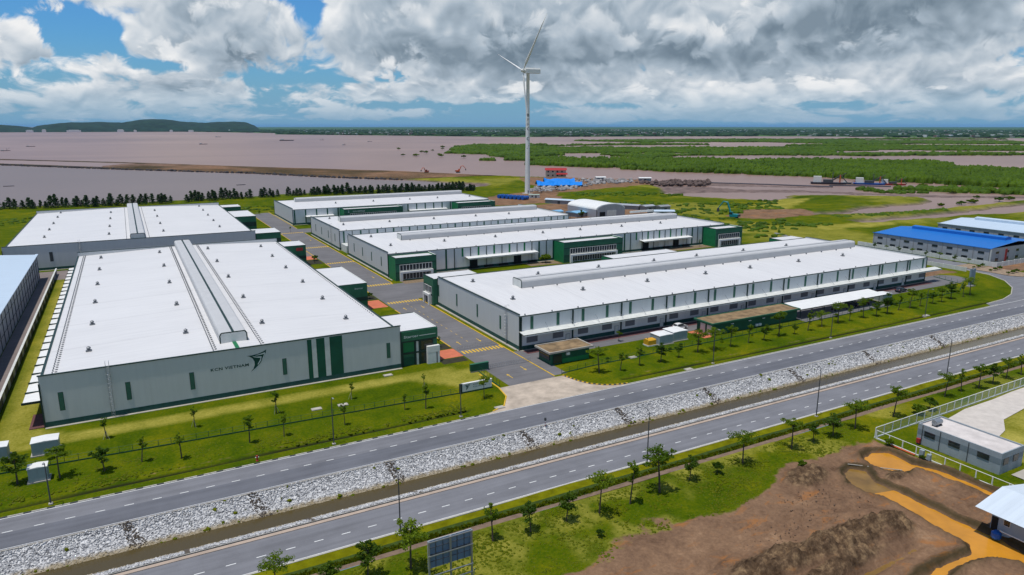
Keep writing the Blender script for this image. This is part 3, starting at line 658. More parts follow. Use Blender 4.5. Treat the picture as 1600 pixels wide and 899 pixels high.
for (x0,x1,y0,y1,kind) in [(61.6,68.4,150,156.5,0),(61.2,68,205,215,0),(61.2,68,236,244,0),(61,68,297,305,0),(99.5,104,236,241,0),(60,67,392,398,0),(130.8,134.2,132.6,139.2,0)]:
    sheet('coral_paving', rect(x0,x1,y0,y1), 0.024, M['paving_pink'])
# flower beds beside the offices
for (x0,x1,y0,y1) in [(61.6,68.2,157,161.5),(62.5,68.2,216,222),(62,68,286,296),(84,98,233.5,238.5),(100,112,240,247),(140,154,240,247),(200,238,240,246),(61.6,68,146.3,149.6)]:
    sheet('planting_bed', rect(x0,x1,y0,y1), 0.03, M['soil_dark'] if x0 < 70 else mat('bed_soil', (0.22,0.16,0.10), 0.95, var=0.4, vscale=1.2))
# yellow edge kerbs, crossings and lane marks
yk = MB()
for (x0,x1,y0,y1) in [(80.2,80.45,127,147),(80.2,80.45,147,209.5),(80.2,80.45,237,375.5),(80.2,80.45,394,480),(68.25,68.5,158,200),(68.25,68.5,223,285),(68.25,68.5,305,392),(68.25,68.5,398,480)]:
    MB().box(x0,x1,y0,y1,-0.02,0.12).build('yellow_kerb', M['yellow'], street)
MB().box(81.6,82.0,147.5,208,0.0,0.16).build('pale_edging', M['concrete'], street)
MB().box(81.6,82.0,241,300,0.0,0.16).build('pale_edging', M['concrete'], street)
for (yc, w) in [(152.3,2.2),(209.0,2.4),(236.4,2.4),(284.5,2.4),(327,2.4),(378.5,2.2)]:
    for k in range(12):
        x = 69.2+k*0.95
        MB().add([(x,yc-w/2,0.026),(x+0.5,yc-w/2,0.026),(x+0.5,yc+w/2,0.026),(x,yc+w/2,0.026)], [(0,1,2,3)]).build('crossing_stripe', M['yellow'], street)
arrow = MB().add([(-0.09,-1.5,0),(0.09,-1.5,0),(0.09,0.5,0),(0.38,0.5,0),(0,1.5,0),(-0.38,0.5,0),(-0.09,0.5,0)], [(0,1,2,3,4,5,6)]).mesh('lane_arrow', M['yellow'])
for (x, y, up) in [(71.6,160,1),(77.4,160,0),(71.6,200,1),(77.4,200,0),(77.4,250,0),(71.6,270,1),(76.8,135,0),(71.5,132,1),(71.6,340,1),(77.4,350,0)]:
    o = link('lane_arrow', arrow, street, (x, y, 0.027)); o.rotation_euler = (0, 0, 0 if up else math.pi)
for k in range(14):
    Bx('lane_dash', M['yellow'], street, 74.25,74.37,160+k*3.4,161.4+k*3.4,0.024,0.028)
# striped kerbs round the gate mouth
def striped_kerb(pts, name='gate_kerb'):
    L = [0]; 
    for a, b in zip(pts, pts[1:]): L.append(L[-1]+math.dist(a, b))
    o0 = None; n = int(L[-1]/0.55)
    root = struct(MB().tube([(p[0],p[1],0.02) for p in pts], 0.11, 5).build(name, M['concrete']))
    for k in range(n):
        s = (k+0.5)*L[-1]/n; i = max(j for j in range(len(L)) if L[j] <= s); i = min(i, len(pts)-2)
        t = (s-L[i])/(L[i+1]-L[i]); p = Vector(pts[i]).lerp(Vector(pts[i+1]), t); a = math.atan2(pts[i+1][1]-pts[i][1], pts[i+1][0]-pts[i][0])
        o = link('kerb_block', kb[k % 2], root, (p.x, p.y, 0)); o.rotation_euler = (0,0,a)
kb = [MB().box(-0.27,0.27,-0.13,0.13,0,0.2).mesh('kerb_block', M['yellow']), MB().box(-0.27,0.27,-0.13,0.13,0,0.2).mesh('kerb_block', M['darkgrey'])]
striped_kerb([(82.2,126.5),(83.2,122.2),(84.6,119.2),(86.6,117.2),(89,116.0),(92,115.4)])
MB()
yke = struct(MB().tube([(65.9,136,0.06),(65.9,126.5,0.06),(65,121.5,0.06),(62.2,117.2,0.06),(59,115.8,0.06)], 0.16, 6).build('gate_kerb', M['yellow']))
# cross road at the eastern corner
sheet('corner_road', [(234,115.0),(236,117.4),(247,118.2),(257,120.8),(268,126),(278,133.5),(284,142),(286,152),(286,300),(300,300),(300,115.0)], 0.012, M['asphalt'])
struct(MB().tube([(236,117.4,0.05),(247,118.2,0.05),(257,120.8,0.05),(268,126,0.05),(278,133.5,0.05),(284,142,0.05),(286,152,0.05),(286,290,0.05)], 0.17, 6).build('kerb', kerb_pale))
for k in range(7): Bx('zebra_stripe', M['line'], road1, 246+k*1.1,246.6+k*1.1,105.9,109.8,0.013,0.019)
isl = [(289,137),(291,134.5),(297,133.5),(299.2,136),(299.2,158),(290,158)]
io = struct(MB().prism(isl, -0.05, 0.14).build('planted_island', kerb_pale)); MB().poly(grow(isl, -0.5), 0.16).build('island_soil', mat('island_soil', (0.30,0.22,0.15), 0.95, var=0.4, vscale=0.8), io)

# ------------------------------------------------------------------ far shore
def ribbon(name, A, B, nt, zf, attrf):
    A = np.array(A, float); B = np.array(B, float); ns = 90
    def res(P):
        L = np.r_[0, np.cumsum(np.hypot(*np.diff(P, axis=0).T))]; s = np.linspace(0, L[-1], ns); return np.stack([np.interp(s, L, P[:,0]), np.interp(s, L, P[:,1])], -1)
    a, b = res(A), res(B); t = np.linspace(0, 1, nt)
    P = a[:,None]*(1-t)[None,:,None]+b[:,None]*t[None,:,None]
    Xr, Yr = P[...,0], P[...,1]; S = np.repeat(np.linspace(0,1,ns)[:,None], nt, 1); T = np.repeat(t[None], ns, 0)
    Z = zf(S, T, Xr, Yr); I = np.arange(ns*nt).reshape(ns, nt)
    me = npmesh(name, np.stack([Xr, Yr, Z], -1).reshape(-1,3), np.stack([I[:-1,:-1], I[1:,:-1], I[1:,1:], I[:-1,1:]], -1).reshape(-1,4)[:, ::-1], M['ground'], True)
    for k, v in attrf(S, T, Xr, Yr).items():
        at = me.attributes.new(k, 'FLOAT', 'POINT'); at.data.foreach_set('value', v.astype(np.float32).ravel())
    return struct(link(name, me))
DS = [(-700,2000),(-369,1566),(-160,1290),(5,1071),(141,907),(205,796),(262,722)]; DN = [(-800,2250),(-408,1732),(-188,1521),(7,1286),(164,1054),(318,853),(384,722)]
ribbon('reclaimed_dike', DS, DN, 16, lambda S,T,x,y: np.where((T<0.06)|(T>0.94), -2.2, np.where((T<0.14)|(T>0.93), -0.4, -2.3+2.4*sstep(S,0.60,0.82)))+vnoise(x,y,0.03,51)*0.5,
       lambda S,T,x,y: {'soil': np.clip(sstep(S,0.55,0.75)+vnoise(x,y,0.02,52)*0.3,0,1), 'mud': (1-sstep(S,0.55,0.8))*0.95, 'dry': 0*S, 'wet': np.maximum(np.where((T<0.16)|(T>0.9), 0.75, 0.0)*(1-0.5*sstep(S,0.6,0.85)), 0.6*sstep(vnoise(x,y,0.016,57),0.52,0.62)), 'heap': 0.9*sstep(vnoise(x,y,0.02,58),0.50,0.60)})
rb = [np.array(p) for p in DS]
pts = []
for a, b in zip(rb, rb[1:]):
    n = int(np.hypot(*(b-a))/3.5)
    for k in range(n): p = a+(b-a)*(k/n); pts.append((p[0]+random.uniform(-2,3), p[1]+random.uniform(-1,3), random.uniform(-1.4,-0.5)))
o = rocks('dike_rocks', np.array(pts), np.random.uniform(1.6,2.8,len(pts)), mat('dark_armour_rock', (0.045,0.043,0.047), 0.95, var=0.3), 16)
tag(o, 'dark armour rocks along the seaward foot of the dike', 'rocks')

FAR = [(-2600,10400),(-1000,9300),(-210,8800),(664,8200),(1149,6251),(964,5249),(1548,4132),(1840,3367),(2400,3230),(2821,3114),(3397,2800),(3700,2100),(3968,1529),(9000,1500),(60000,20000),(40000,60000),(-2600,60000)]
fl = struct(MB().poly(FAR, -0.7).build('far_plain', mat('far_fields', (0.045,0.105,0.016), 0.95, var=0.5, vscale=0.004)))
def domes(name, C, Rr, Hh, mat, seed, n=7):
    """rounded tree crowns packed into one canopy"""
    rs = np.random.RandomState(seed); N = len(C); a = np.arange(n)*2*np.pi/n
    T = np.concatenate([np.stack([np.cos(a), np.sin(a), 0*a+0.05], -1), np.stack([0.95*np.cos(a+.4), 0.95*np.sin(a+.4), 0*a+0.55], -1), np.stack([0.55*np.cos(a), 0.55*np.sin(a), 0*a+0.88], -1), [(0,0,1.0)]])
    V = T[None]*(1+rs.uniform(-0.20, 0.20, (N, len(T), 1)))
    V = V*np.stack([Rr*rs.uniform(.8,1.3,N), Rr*rs.uniform(.8,1.3,N), Hh], -1)[:,None,:]
    ang = rs.rand(N)*6.28; c, s = np.cos(ang)[:,None], np.sin(ang)[:,None]
    V = np.stack([V[...,0]*c-V[...,1]*s, V[...,0]*s+V[...,1]*c, V[...,2]], -1)+np.asarray(C)[:,None,:]
    f = []
    for r in range(2):
        for k in range(n):
            k2 = (k+1) % n; f += [(r*n+k, r*n+k2, (r+1)*n+k2), (r*n+k, (r+1)*n+k2, (r+1)*n+k)]
    for k in range(n): f.append((2*n+k, 2*n+(k+1) % n, 3*n))
    F = (np.array(f)[None]+(np.arange(N)*len(T))[:,None,None]).reshape(-1,3)
    o = link(name, npmesh(name, V.reshape(-1,3), F, mat)); o['kind'] = 'stuff'; return o
M1 = [(523,1105),(526,1051),(526,979),(531,912),(575,811),(592,735),(669,592),(697,527),(698,451),(714,396),(728,346),(765,288),(1093,415),(1002,480),(988,551),(1090,627),(1053,739),(933,829),(778,966),(739,1044),(679,1077),(609,1115),(560,1058)]
M2 = [(608,1397),(646,1336),(622,1138),(739,1172),(868,1298),(853,1183),(826,1027),(1022,1018),(1123,998),(1235,938),(1316,857),(1457,816),(1569,755),(1697,649),(2379,913),(2218,1071),(1931,1470),(1642,1462),(1584,1660),(1517,1888),(1280,1826),(1184,1878),(1101,2016),(976,1992),(827,1832)]
M3 = [(1579,2340),(1641,2043),(2046,1822),(2078,1582),(2542,1229),(2713,1043),(3599,1386),(3412,1652),(3008,2478),(2583,2710),(1871,2330),(1794,2536)]
MSC1 = [(635, 430), (664, 397), (679, 365), (698, 332), (721, 284), (695, 273), (664, 315), (636, 351), (615, 385), (608, 411)]
MSC2 = [(587, 415), (602, 377), (617, 341), (646, 306), (673, 273), (655, 265), (622, 295), (585, 333), (573, 393)]
MSC3 = [(387, 289), (441, 283), (493, 280), (482, 273), (432, 276), (382, 281)]
def scatter(poly, n, seed, hole=0.0, hs=0.01, edge=0.0):
    rs = np.random.RandomState(seed); P = np.array(poly); lo, hi = P.min(0), P.max(0)
    p = lo+(hi-lo)*rs.rand(n*3, 2)
    d = sdf(poly, p[:,0], p[:,1])+(vnoise(p[:,0], p[:,1], 0.02, seed+1)-0.5)*edge
    k = d > 0
    if hole:      # ponds, long across the line of sight
        u = p[:,0]*0.88-p[:,1]*0.48; v = p[:,0]*0.48+p[:,1]*0.88
        k &= (vnoise(u*0.35, v*1.0, hs, seed+2, 2) < hole) & (vnoise(u*0.4, v*1.0, hs*2.6, seed+3, 2) < hole+0.16)
    return p[k][:n]
def forest(name, poly, n, seed, r0, r1, h0, h1, hole, hs, edge, label):
    p = scatter(poly, n, seed, hole, hs, edge); rs = np.random.RandomState(seed+9)
    hh = vnoise(p[:,0], p[:,1], 0.03, seed+4)
    o = domes(name, np.c_[p, np.full(len(p), SEA_Z-0.2)], rs.uniform(r0, r1, len(p)), (h0+(h1-h0)*hh)*rs.uniform(0.75,1.2,len(p)), M['mangrove'], seed+5)
    return tag(o, label, 'mangroves')
forest('mangrove_forest', M1, 8500, 61, 2.2, 4.4, 2.5, 9.0, 0.62, 0.006, 18, 'dense mangrove belt along the far bank of the muddy river')
forest('mangrove_forest', M2, 10500, 71, 4.0, 8.0, 2.0, 7.5, 0.54, 0.0045, 50, 'broad mangrove belt between the river and the far ponds')
forest('mangrove_forest', M3, 9000, 81, 7.0, 15.0, 2.0, 7.0, 0.50, 0.003, 80, 'most distant mangrove strip below the town on the horizon')
forest('mangrove_scrub', MSC1, 340, 85, 2.0, 4.2, 2.5, 5.5, 0.56, 0.02, 8, 'ragged mangrove scrub on the mud bank right of the dredgers')
forest('mangrove_scrub', MSC2, 260, 87, 1.6, 3.2, 1.5, 4.0, 0.54, 0.02, 8, 'thin line of mangrove scrub on the nearer mud bar')
forest('mangrove_scrub', MSC3, 160, 89, 1.2, 2.6, 1.5, 3.0, 0.60, 0.02, 3, 'bushy bank between the two creeks behind the blue roof')
# trees and roofs of the plain on the horizon
rs = np.random.RandomState(91)
def cone(n, a0, a1, r0, r1, pw=0.6):
    a = np.radians(rs.uniform(a0, a1, n)); r = r0+(r1-r0)*rs.rand(n)**pw; return np.stack([r*np.sin(a), r*np.cos(a)], -1)
p = cone(9000, 2, 72, 2900, 12000); p = p[sdf(FAR, p[:,0], p[:,1]) > 20]
o = domes('plain_trees', np.c_[p, np.full(len(p), -0.8)], rs.uniform(14,42,len(p)), rs.uniform(5,12,len(p)), mat('far_tree_crowns', (0.020,0.050,0.014), 0.95, var=0.4, vscale=0.01), 92, 6)
tag(o, 'dark tree cover of the flat land below the horizon', 'trees')
p = cone(2600, 12, 72, 4200, 11500, 0.8); p = p[sdf(FAR, p[:,0], p[:,1]) > 60]
p = p[vnoise(p[:,0], p[:,1], 0.0012, 93) > 0.45]
mb = MB()
for (x, y) in p:
    w, l, h = rs.uniform(7,22), rs.uniform(7,30), rs.uniform(4,12); mb.box(x-w/2,x+w/2,y-l/2,y+l/2,-1,h)
tm, tt, tb = new_mat('town_roofs'); tg = tt.new('ShaderNodeNewGeometry').outputs['Position']
tv = tt.new('ShaderNodeTexVoronoi'); tt.put(tv.inputs['Vector'], tt.vec('MULTIPLY', tg, (1,1,0))); tv.inputs['Scale'].default_value = 0.03
tt.l.new(tt.ramp(tt.sep(tv.outputs['Color'])[0], [(0.0,(0.20,0.07,0.05)),(0.3,(0.30,0.27,0.26)),(0.6,(0.55,0.53,0.52)),(1.0,(0.75,0.75,0.76))]), tb.inputs['Base Color'])
tag(mb.build('distant_town', tm), 'low white and red roofed town along the horizon', 'town', kind='stuff')
# forested headland
prof = [(-14.5,0),(-11.6,20),(-9.2,28),(-8.4,68),(-7.2,76),(-5.9,58),(-5.0,36),(-4.7,60),(-3.0,92),(-1.3,100),(0.2,90),(1.6,128),(3.0,132),(4.0,104),(5.6,94),(7.3,108),(8.3,108),(9.0,66),(9.4,4)]
pa = np.array(prof); ns, nt = 170, 18
az = np.linspace(-14.5, 9.4, ns); hgt = np.interp(az, pa[:,0], pa[:,1]); V = []; 
for i in range(ns):
    for j in range(nt):
        t = j/(nt-1); r = 8300+t*1500; q = math.sin(math.pi*min(1, t*1.25))**0.8 if t < 0.8 else 0
        a = R(az[i]); x, y = r*math.sin(a), r*math.cos(a)
        V.append((x, y, -1))
V = np.array(V).reshape(ns, nt, 3); T = np.linspace(0,1,nt)[None]*np.ones((ns,1))
hn = 0.72+0.5*vnoise(V[...,0], V[...,1], 0.0035, 95, 5)
V[...,2] = -1+hgt[:,None]*np.sin(np.pi*np.clip(T,0,1))**0.7*np.where(np.abs(T-0.5)<0.2, 0.5*(hn+1), hn)+15*(vnoise(V[...,0],V[...,1],0.011,96,4)-0.3)*np.sin(np.pi*T)
I = np.arange(ns*nt).reshape(ns, nt)
me = npmesh('forested_hill', V.reshape(-1,3), np.stack([I[:-1,:-1],I[1:,:-1],I[1:,1:],I[:-1,1:]],-1).reshape(-1,4)[:, ::-1], mat('hill_forest', (0.016,0.040,0.022), 0.95, var=0.55, vscale=0.012), False)
struct(link('forested_hill', me))
FB = [(-7.35,16,60,'slim white tower block'),(-6.9,18,40,'white block with stepped roof'),(-5.2,60,22,'long low white hall'),(-4.4,34,28,'pale square block'),(-2.7,120,22,'wide pale terrace of buildings'),(0.1,60,26,'domed pale building'),(1.0,26,20,'small white house'),(3.3,30,20,'white cottage above the trees'),(4.6,50,18,'low white range of sheds'),(7.2,16,22,'tiny white shed at the eastern foot')]
for (a, w, h, nm) in FB:
    r = 8150; x, y = r*math.sin(R(a)), r*math.cos(R(a))
    t = thing('distant_building', nm+' at the foot of the forested headland', 'building', (x,y,-1), -R(a), 'buildings below the headland')
    MB().box(-w/2,w/2,-12,12,0,h*0.8).build('wall', M['white'], t, True); MB().box(-w*0.35,w*0.35,-8,8,h*0.8,h).build('roof', M['offwhite'], t, True)

# ------------------------------------------------------------------ haze over everything
hm = bpy.data.materials.new('haze_air'); hm.use_nodes = True; ht = hm.node_tree; ht.nodes.clear()
ho = ht.nodes.new('ShaderNodeOutputMaterial'); hv = ht.nodes.new('ShaderNodeVolumePrincipled')
hv.inputs['Color'].default_value = (0.24, 0.56, 1.0, 1); hv.inputs['Density'].default_value = 0.000013; hv.inputs['Anisotropy'].default_value = 0.0
ht.links.new(hv.outputs[0], ho.inputs['Volume'])
hz = MB().box(-64000,64000,-8000,74000,-6,158).build('haze', hm); hz['kind'] = 'stuff'
tag(hz, 'thin blue haze lying over the whole coast', 'haze')

# ================================================================== BUILDINGS
turbo_me = None
def turbo_mesh():
    m = MB(); m.box(-0.55,0.55,-0.55,0.55,-0.3,0.25); m.tube([(0,0,0.25),(0,0,0.42)], 0.34, 8); m.blob((0,0,0.72), 0.44, 3, 0.75, 10, 5, 0.03); m.tube([(0,0,1.0),(0,0,1.1)], 0.10, 6)
    return m.mesh('roof_ventilator', M['vent_grey'])
TURBO = turbo_mesh()
BRK = MB().box(-0.10,0.10,-0.12,0.12,0,0.34).mesh('roof_bracket', M['vent_grey'])
def ridge_vent(t, x0, x1, y0, y1, z0, z1, axis):
    """rounded monitor along the ridge with end caps and a dark throat line"""
    m = MB()
    a, b = (y0, y1) if axis == 'x' else (x0, x1)
    w = b-a; r = 0.55
    pr = [(a,z0),(a,z1-r),(a+0.16,z1-r*0.4),(a+r*0.5,z1-0.1),(a+r,z1),(a+w*0.5-0.28,z1+0.05),(a+w*0.5-0.28,z1-0.12),(a+w*0.5+0.28,z1-0.12),(a+w*0.5+0.28,z1+0.05),(b-r,z1),(b-r*0.5,z1-0.1),(b-0.16,z1-r*0.4),(b,z1-r),(b,z0)]
    if axis == 'x': m.yz(pr, x0, x1)
    else: m.xz(pr, y0, y1)
    v = m.build('ridge_vent', M['vent_sheet'], t)
    cap = [(a-0.04,z0),(a-0.04,z1-r),(a+r*0.5,z1-0.02),(a+r,z1+0.1),(b-r,z1+0.1),(b-r*0.5,z1-0.02),(b+0.04,z1-r),(b+0.04,z0)]
    inner = [(a+0.22,z0+0.05),(a+0.22,z1-r),(a+r,z1-0.14),(b-r,z1-0.14),(b-0.22,z1-r),(b-0.22,z0+0.05)]
    for e, s in (((x0,-1),(x1,1)) if axis == 'x' else ((y0,-1),(y1,1))):
        mm = MB(); f = mm.yz if axis == 'x' else mm.xz
        f(cap, *sorted((e, e+s*0.10))); c = mm.build('end_frame', M['trim'], v)
        mm = MB(); f = mm.yz if axis == 'x' else mm.xz
        f(inner, *sorted((e+s*0.10, e+s*0.14))); mm.build('end_panel', M['offwhite'], v)
    dk = (a+w*0.5-0.27, a+w*0.5+0.27)
    if axis == 'x': Bx('throat', M['trim'], v, x0,x1,dk[0],dk[1],z1-0.118,z1-0.10)
    else: Bx('throat', M['trim'], v, dk[0],dk[1],y0,y1,z1-0.118,z1-0.10)
    return v
def shed(name, label, x0, x1, y0, y1, axis, eave, ridge, par, wallm, roofm, vent, turbos, hip=8.0, ven_h=2.3, sides=None, trimm='trim', gable=False, cat='warehouse'):
    sides = sides or {}
    t = thing(name, label, cat, ((x0+x1)/2, (y0+y1)/2, 0))
    # roof
    m = MB()
    if axis == 'x':
        c = (y0+y1)/2
        A, B_, C_, D_ = (x0,y0,eave),(x1,y0,eave),(x1,y1,eave),(x0,y1,eave); e0, e1 = (x0+hip,c,ridge),(x1-hip,c,ridge)
        m.add([A,B_,C_,D_,e0,e1], [(0,1,5,4),(2,3,4,5),(3,0,4),(1,2,5)])
    else:
        c = (x0+x1)/2
        A, B_, C_, D_ = (x0,y0,eave),(x1,y0,eave),(x1,y1,eave),(x0,y1,eave); e0, e1 = (c,y0+hip,ridge),(c,y1-hip,ridge)
        m.add([A,B_,C_,D_,e0,e1], [(0,4,5,3),(1,2,5,4),(0,1,4),(2,3,5)])
    roof = m.build('roof', roofm, t)
    T = 0.28
    tops = {'s': eave if axis == 'x' else par, 'n': eave if axis == 'x' else par, 'w': par if axis == 'x' else eave, 'e': par if axis == 'x' else eave}
    wm = lambda k: sides.get(k, wallm)
    if gable:
        c = (y0+y1)/2 if axis == 'x' else (x0+x1)/2
        if axis == 'y':
            for k, yy in (('s', y0), ('n', y1-T)):
                MB().xz([(x0,0),(x1,0),(x1,eave),(c,ridge),(x0,eave)][::-1], yy, yy+T).build('wall', wm(k), t)
            Bx('wall', wm('w'), t, x0,x0+T,y0+T,y1-T,0,eave-0.004); Bx('wall', wm('e'), t, x1-T,x1,y0+T,y1-T,0,eave-0.004)
    else:
        Bx('wall', wm('s'), t, x0,x1,y0,y0+T,0,tops['s']-0.003); Bx('wall', wm('n'), t, x0,x1,y1-T,y1,0,tops['n']-0.003)
        Bx('wall', wm('w'), t, x0,x0+T,y0+T,y1-T,0,tops['w']-0.003); Bx('wall', wm('e'), t, x1-T,x1,y0+T,y1-T,0,tops['e']-0.003)
        tm = M[trimm]; g = 0.14
        Bx('eave_trim', tm, t, x0-g,x1+g,y0-g,y0+T+0.02,tops['s']-0.0,tops['s']+0.16); Bx('eave_trim', tm, t, x0-g,x1+g,y1-T-0.02,y1+g,tops['n'],tops['n']+0.16)
        Bx('eave_trim', tm, t, x0-g,x0+T+0.02,y0+T+0.02,y1-T-0.02,tops['w'],tops['w']+0.16); Bx('eave_trim', tm, t, x1-T-0.02,x1+g,y0+T+0.02,y1-T-0.02,tops['e'],tops['e']+0.16)
        for (cx, cy) in ((x0,y0),(x1,y0),(x0,y1),(x1,y1)):
            Bx('corner_trim', tm, t, cx-0.16 if cx == x0 else cx-0.10, cx+0.10 if cx == x0 else cx+0.16, cy-0.16 if cy == y0 else cy-0.10, cy+0.10 if cy == y0 else cy+0.16, 0, eave-0.05)
    if vent: ridge_vent(t, *vent[:4], vent[4], vent[4]+ven_h, axis)
    for (x, y) in turbos:
        if axis == 'x': zz = eave+(ridge-eave)*(1-abs(y-(y0+y1)/2)/((y1-y0)/2))
        else: zz = eave+(ridge-eave)*(1-abs(x-(x0+x1)/2)/((x1-x0)/2))
        o = link('roof_ventilator', TURBO, roof); L = root_loc(t); o.location = (x-L[0], y-L[1], zz)
    # lap joints across the roof sheets
    if not gable:
        c = (y0+y1)/2 if axis == 'x' else (x0+x1)/2; hw = (y1-y0)/2 if axis == 'x' else (x1-x0)/2
        a0, a1 = (x0, x1) if axis == 'x' else (y0, y1)
        for q in range(1, 7):
            p = a0+(a1-a0)*q/7.0
            for s in (-1, 1):
                u0, u1 = c+s*hw*0.99, c+s*hw*0.10; e0_ = eave+(ridge-eave)*0.01+0.012; e1_ = eave+(ridge-eave)*0.90+0.012
                if axis == 'x': V = [(p-0.07,u0,e0_),(p+0.07,u0,e0_),(p+0.07,u1,e1_),(p-0.07,u1,e1_)]
                else: V = [(u0,p-0.07,e0_),(u0,p+0.07,e0_),(u1,p+0.07,e1_),(u1,p-0.07,e1_)]
                if hip < 1 or abs(p-(a0+a1)/2) < (a1-a0)/2-hip-1: MB().add(V, [(0,1,2,3)]).build('lap_joint', M['vent_sheet'], roof)
    t['eave'] = eave
    return t, roof
def plinth(t, x0, x1, y0, y1, faces, h=1.05):
    g = 0.05
    if 's' in faces: Bx('plinth', M['plinth'], t, x0,x1,y0-g,y0-0.002,0,h)
    if 'w' in faces: Bx('plinth', M['plinth'], t, x0-g,x0-0.002,y0,y1,0,h)
    if 's' in faces: Bx('apron_edge', M['concrete'], t, x0,x1,y0-0.75,y0-0.06,0,0.06)
    if 'w' in faces: Bx('apron_edge', M['concrete'], t, x0-0.6,x0-0.06,y0,y1,0,0.06)
def louvre_s(t, x, y, w, z0, z1, m, n=6, frame='trim'):
    f = MB(); g = 0.07
    f.box(x-w/2-g,x+w/2+g,y-0.05,y-0.002,z0-g,z1+g); fo = f.build('window', M[frame], t)
    p = MB()
    for k in range(n):
        a = z0+(z1-z0)*k/n; b = z0+(z1-z0)*(k+0.82)/n; p.box(x-w/2,x+w/2,y-0.085,y-0.051,a,b)
    p.build('louvre_blades', m, fo)
def louvre_w(t, x, y, w, z0, z1, m, n=6):
    f = MB(); g = 0.07
    f.box(x-0.05,x-0.002,y-w/2-g,y+w/2+g,z0-g,z1+g); fo = f.build('window', M['trim'], t)
    p = MB()
    for k in range(n):
        a = z0+(z1-z0)*k/n; b = z0+(z1-z0)*(k+0.82)/n; p.box(x-0.085,x-0.051,y-w/2,y+w/2,a,b)
    p.build('louvre_blades', m, fo)
def ladder(t, x, y, z1, face='s'):
    m = MB(); d = 0.55
    for s in (-0.3, 0.3):
        if face == 's': m.tube([(x+s,y-0.45,0.3),(x+s,y-0.45,z1+1.0),(x+s,y+0.5,z1+1.0)], 0.045, 5)
        else: m.tube([(x-0.45,y+s,0.3),(x-0.45,y+s,z1+1.0),(x+0.5,y+s,z1+1.0)], 0.045, 5)
    for k in range(int(z1/0.35)):
        z = 0.4+k*0.35
        if face == 's': m.tube([(x-0.3,y-0.45,z),(x+0.3,y-0.45,z)], 0.025, 4)
        else: m.tube([(x-0.45,y-0.3,z),(x-0.45,y+0.3,z)], 0.025, 4)
    for k in range(int((z1-2.4)/0.9)):
        z = 2.6+k*0.9; a = [R(q) for q in range(0, 181, 30)]
        if face == 's': m.tube([(x-0.38*math.cos(q),y-0.45-0.55*math.sin(q),z) for q in a], 0.03, 4)
        else: m.tube([(x-0.45-0.55*math.sin(q),y-0.38*math.cos(q),z) for q in a], 0.03, 4)
    m.build('roof_ladder', M['steel'], t)
def canopy(t, x0, x1, y0, y1, z, m='white', slope=0.25, axis='s'):
    """flat lean-to canopy, high side at the wall"""
    mb = MB()
    if axis == 's': mb.yz([(y0,z-slope),(y1,z),(y1,z+0.1),(y0,z-slope+0.1)], x0, x1)
    elif axis == 'w': mb.xz([(x0,z-slope),(x1,z),(x1,z+0.1),(x0,z-slope+0.1)][::-1], y0, y1)
    else: mb.xz([(x0,z),(x1,z-slope),(x1,z-slope+0.1),(x0,z+0.1)][::-1], y0, y1)
    c = mb.build('canopy', M[m], t)
    if axis == 's':
        Bx('fascia', M['trim'], c, x0-0.05,x1+0.05,y0-0.10,y0-0.003,z-slope-0.05,z-slope+0.16); Bx('gutter_edge', M['offwhite'], c, x0,x1,y0-0.14,y0-0.103,z-slope-0.32,z-slope-0.02)
    return c
def door_s(t, x, y, w=1.2, h=2.3, m='offwhite'):
    f = Bx('door', M['grey'], t, x-w/2-0.1,x+w/2+0.1,y-0.06,y-0.002,0.02,h+0.1); Bx('leaf', M[m], f, x-w/2,x+w/2,y-0.10,y-0.061,0.04,h); Bx('handle', M['dark'], f, x+w/2-0.25,x+w/2-0.15,y-0.15,y-0.101,1.0,1.1)
def glazing_s(t, x0, x1, y, z0, z1, pitch=1.25, frame='offwhite'):
    f = MB(); n = max(1, round((x1-x0)/pitch))
    for k in range(n+1):
        x = x0+(x1-x0)*k/n; f.box(x-0.09,x+0.09,y-0.16,y-0.03,z0,z1)
    f.box(x0-0.09,x1+0.09,y-0.17,y-0.03,z1,z1+0.14); f.box(x0-0.09,x1+0.09,y-0.17,y-0.03,z0-0.14,z0)
    fo = f.build('window', M[frame], t)
    for k in range(n):
        a = x0+(x1-x0)*k/n+0.09; b = x0+(x1-x0)*(k+1)/n-0.09; Bx('pane', M['glass'], fo, a,b,y-0.08,y-0.04,z0,z1)
def glazing_w(t, x, y0, y1, z0, z1, pitch=1.25, frame='offwhite'):
    f = MB(); n = max(1, round((y1-y0)/pitch))
    for k in range(n+1):
        y = y0+(y1-y0)*k/n; f.box(x-0.16,x-0.03,y-0.09,y+0.09,z0,z1)
    f.box(x-0.17,x-0.03,y0-0.09,y1+0.09,z1,z1+0.14); f.box(x-0.17,x-0.03,y0-0.09,y1+0.09,z0-0.14,z0)
    fo = f.build('window', M[frame], t)
    for k in range(n):
        a = y0+(y1-y0)*k/n+0.09; b = y0+(y1-y0)*(k+1)/n-0.09; Bx('pane', M['glass'], fo, x-0.08,x-0.04,a,b,z0,z1)
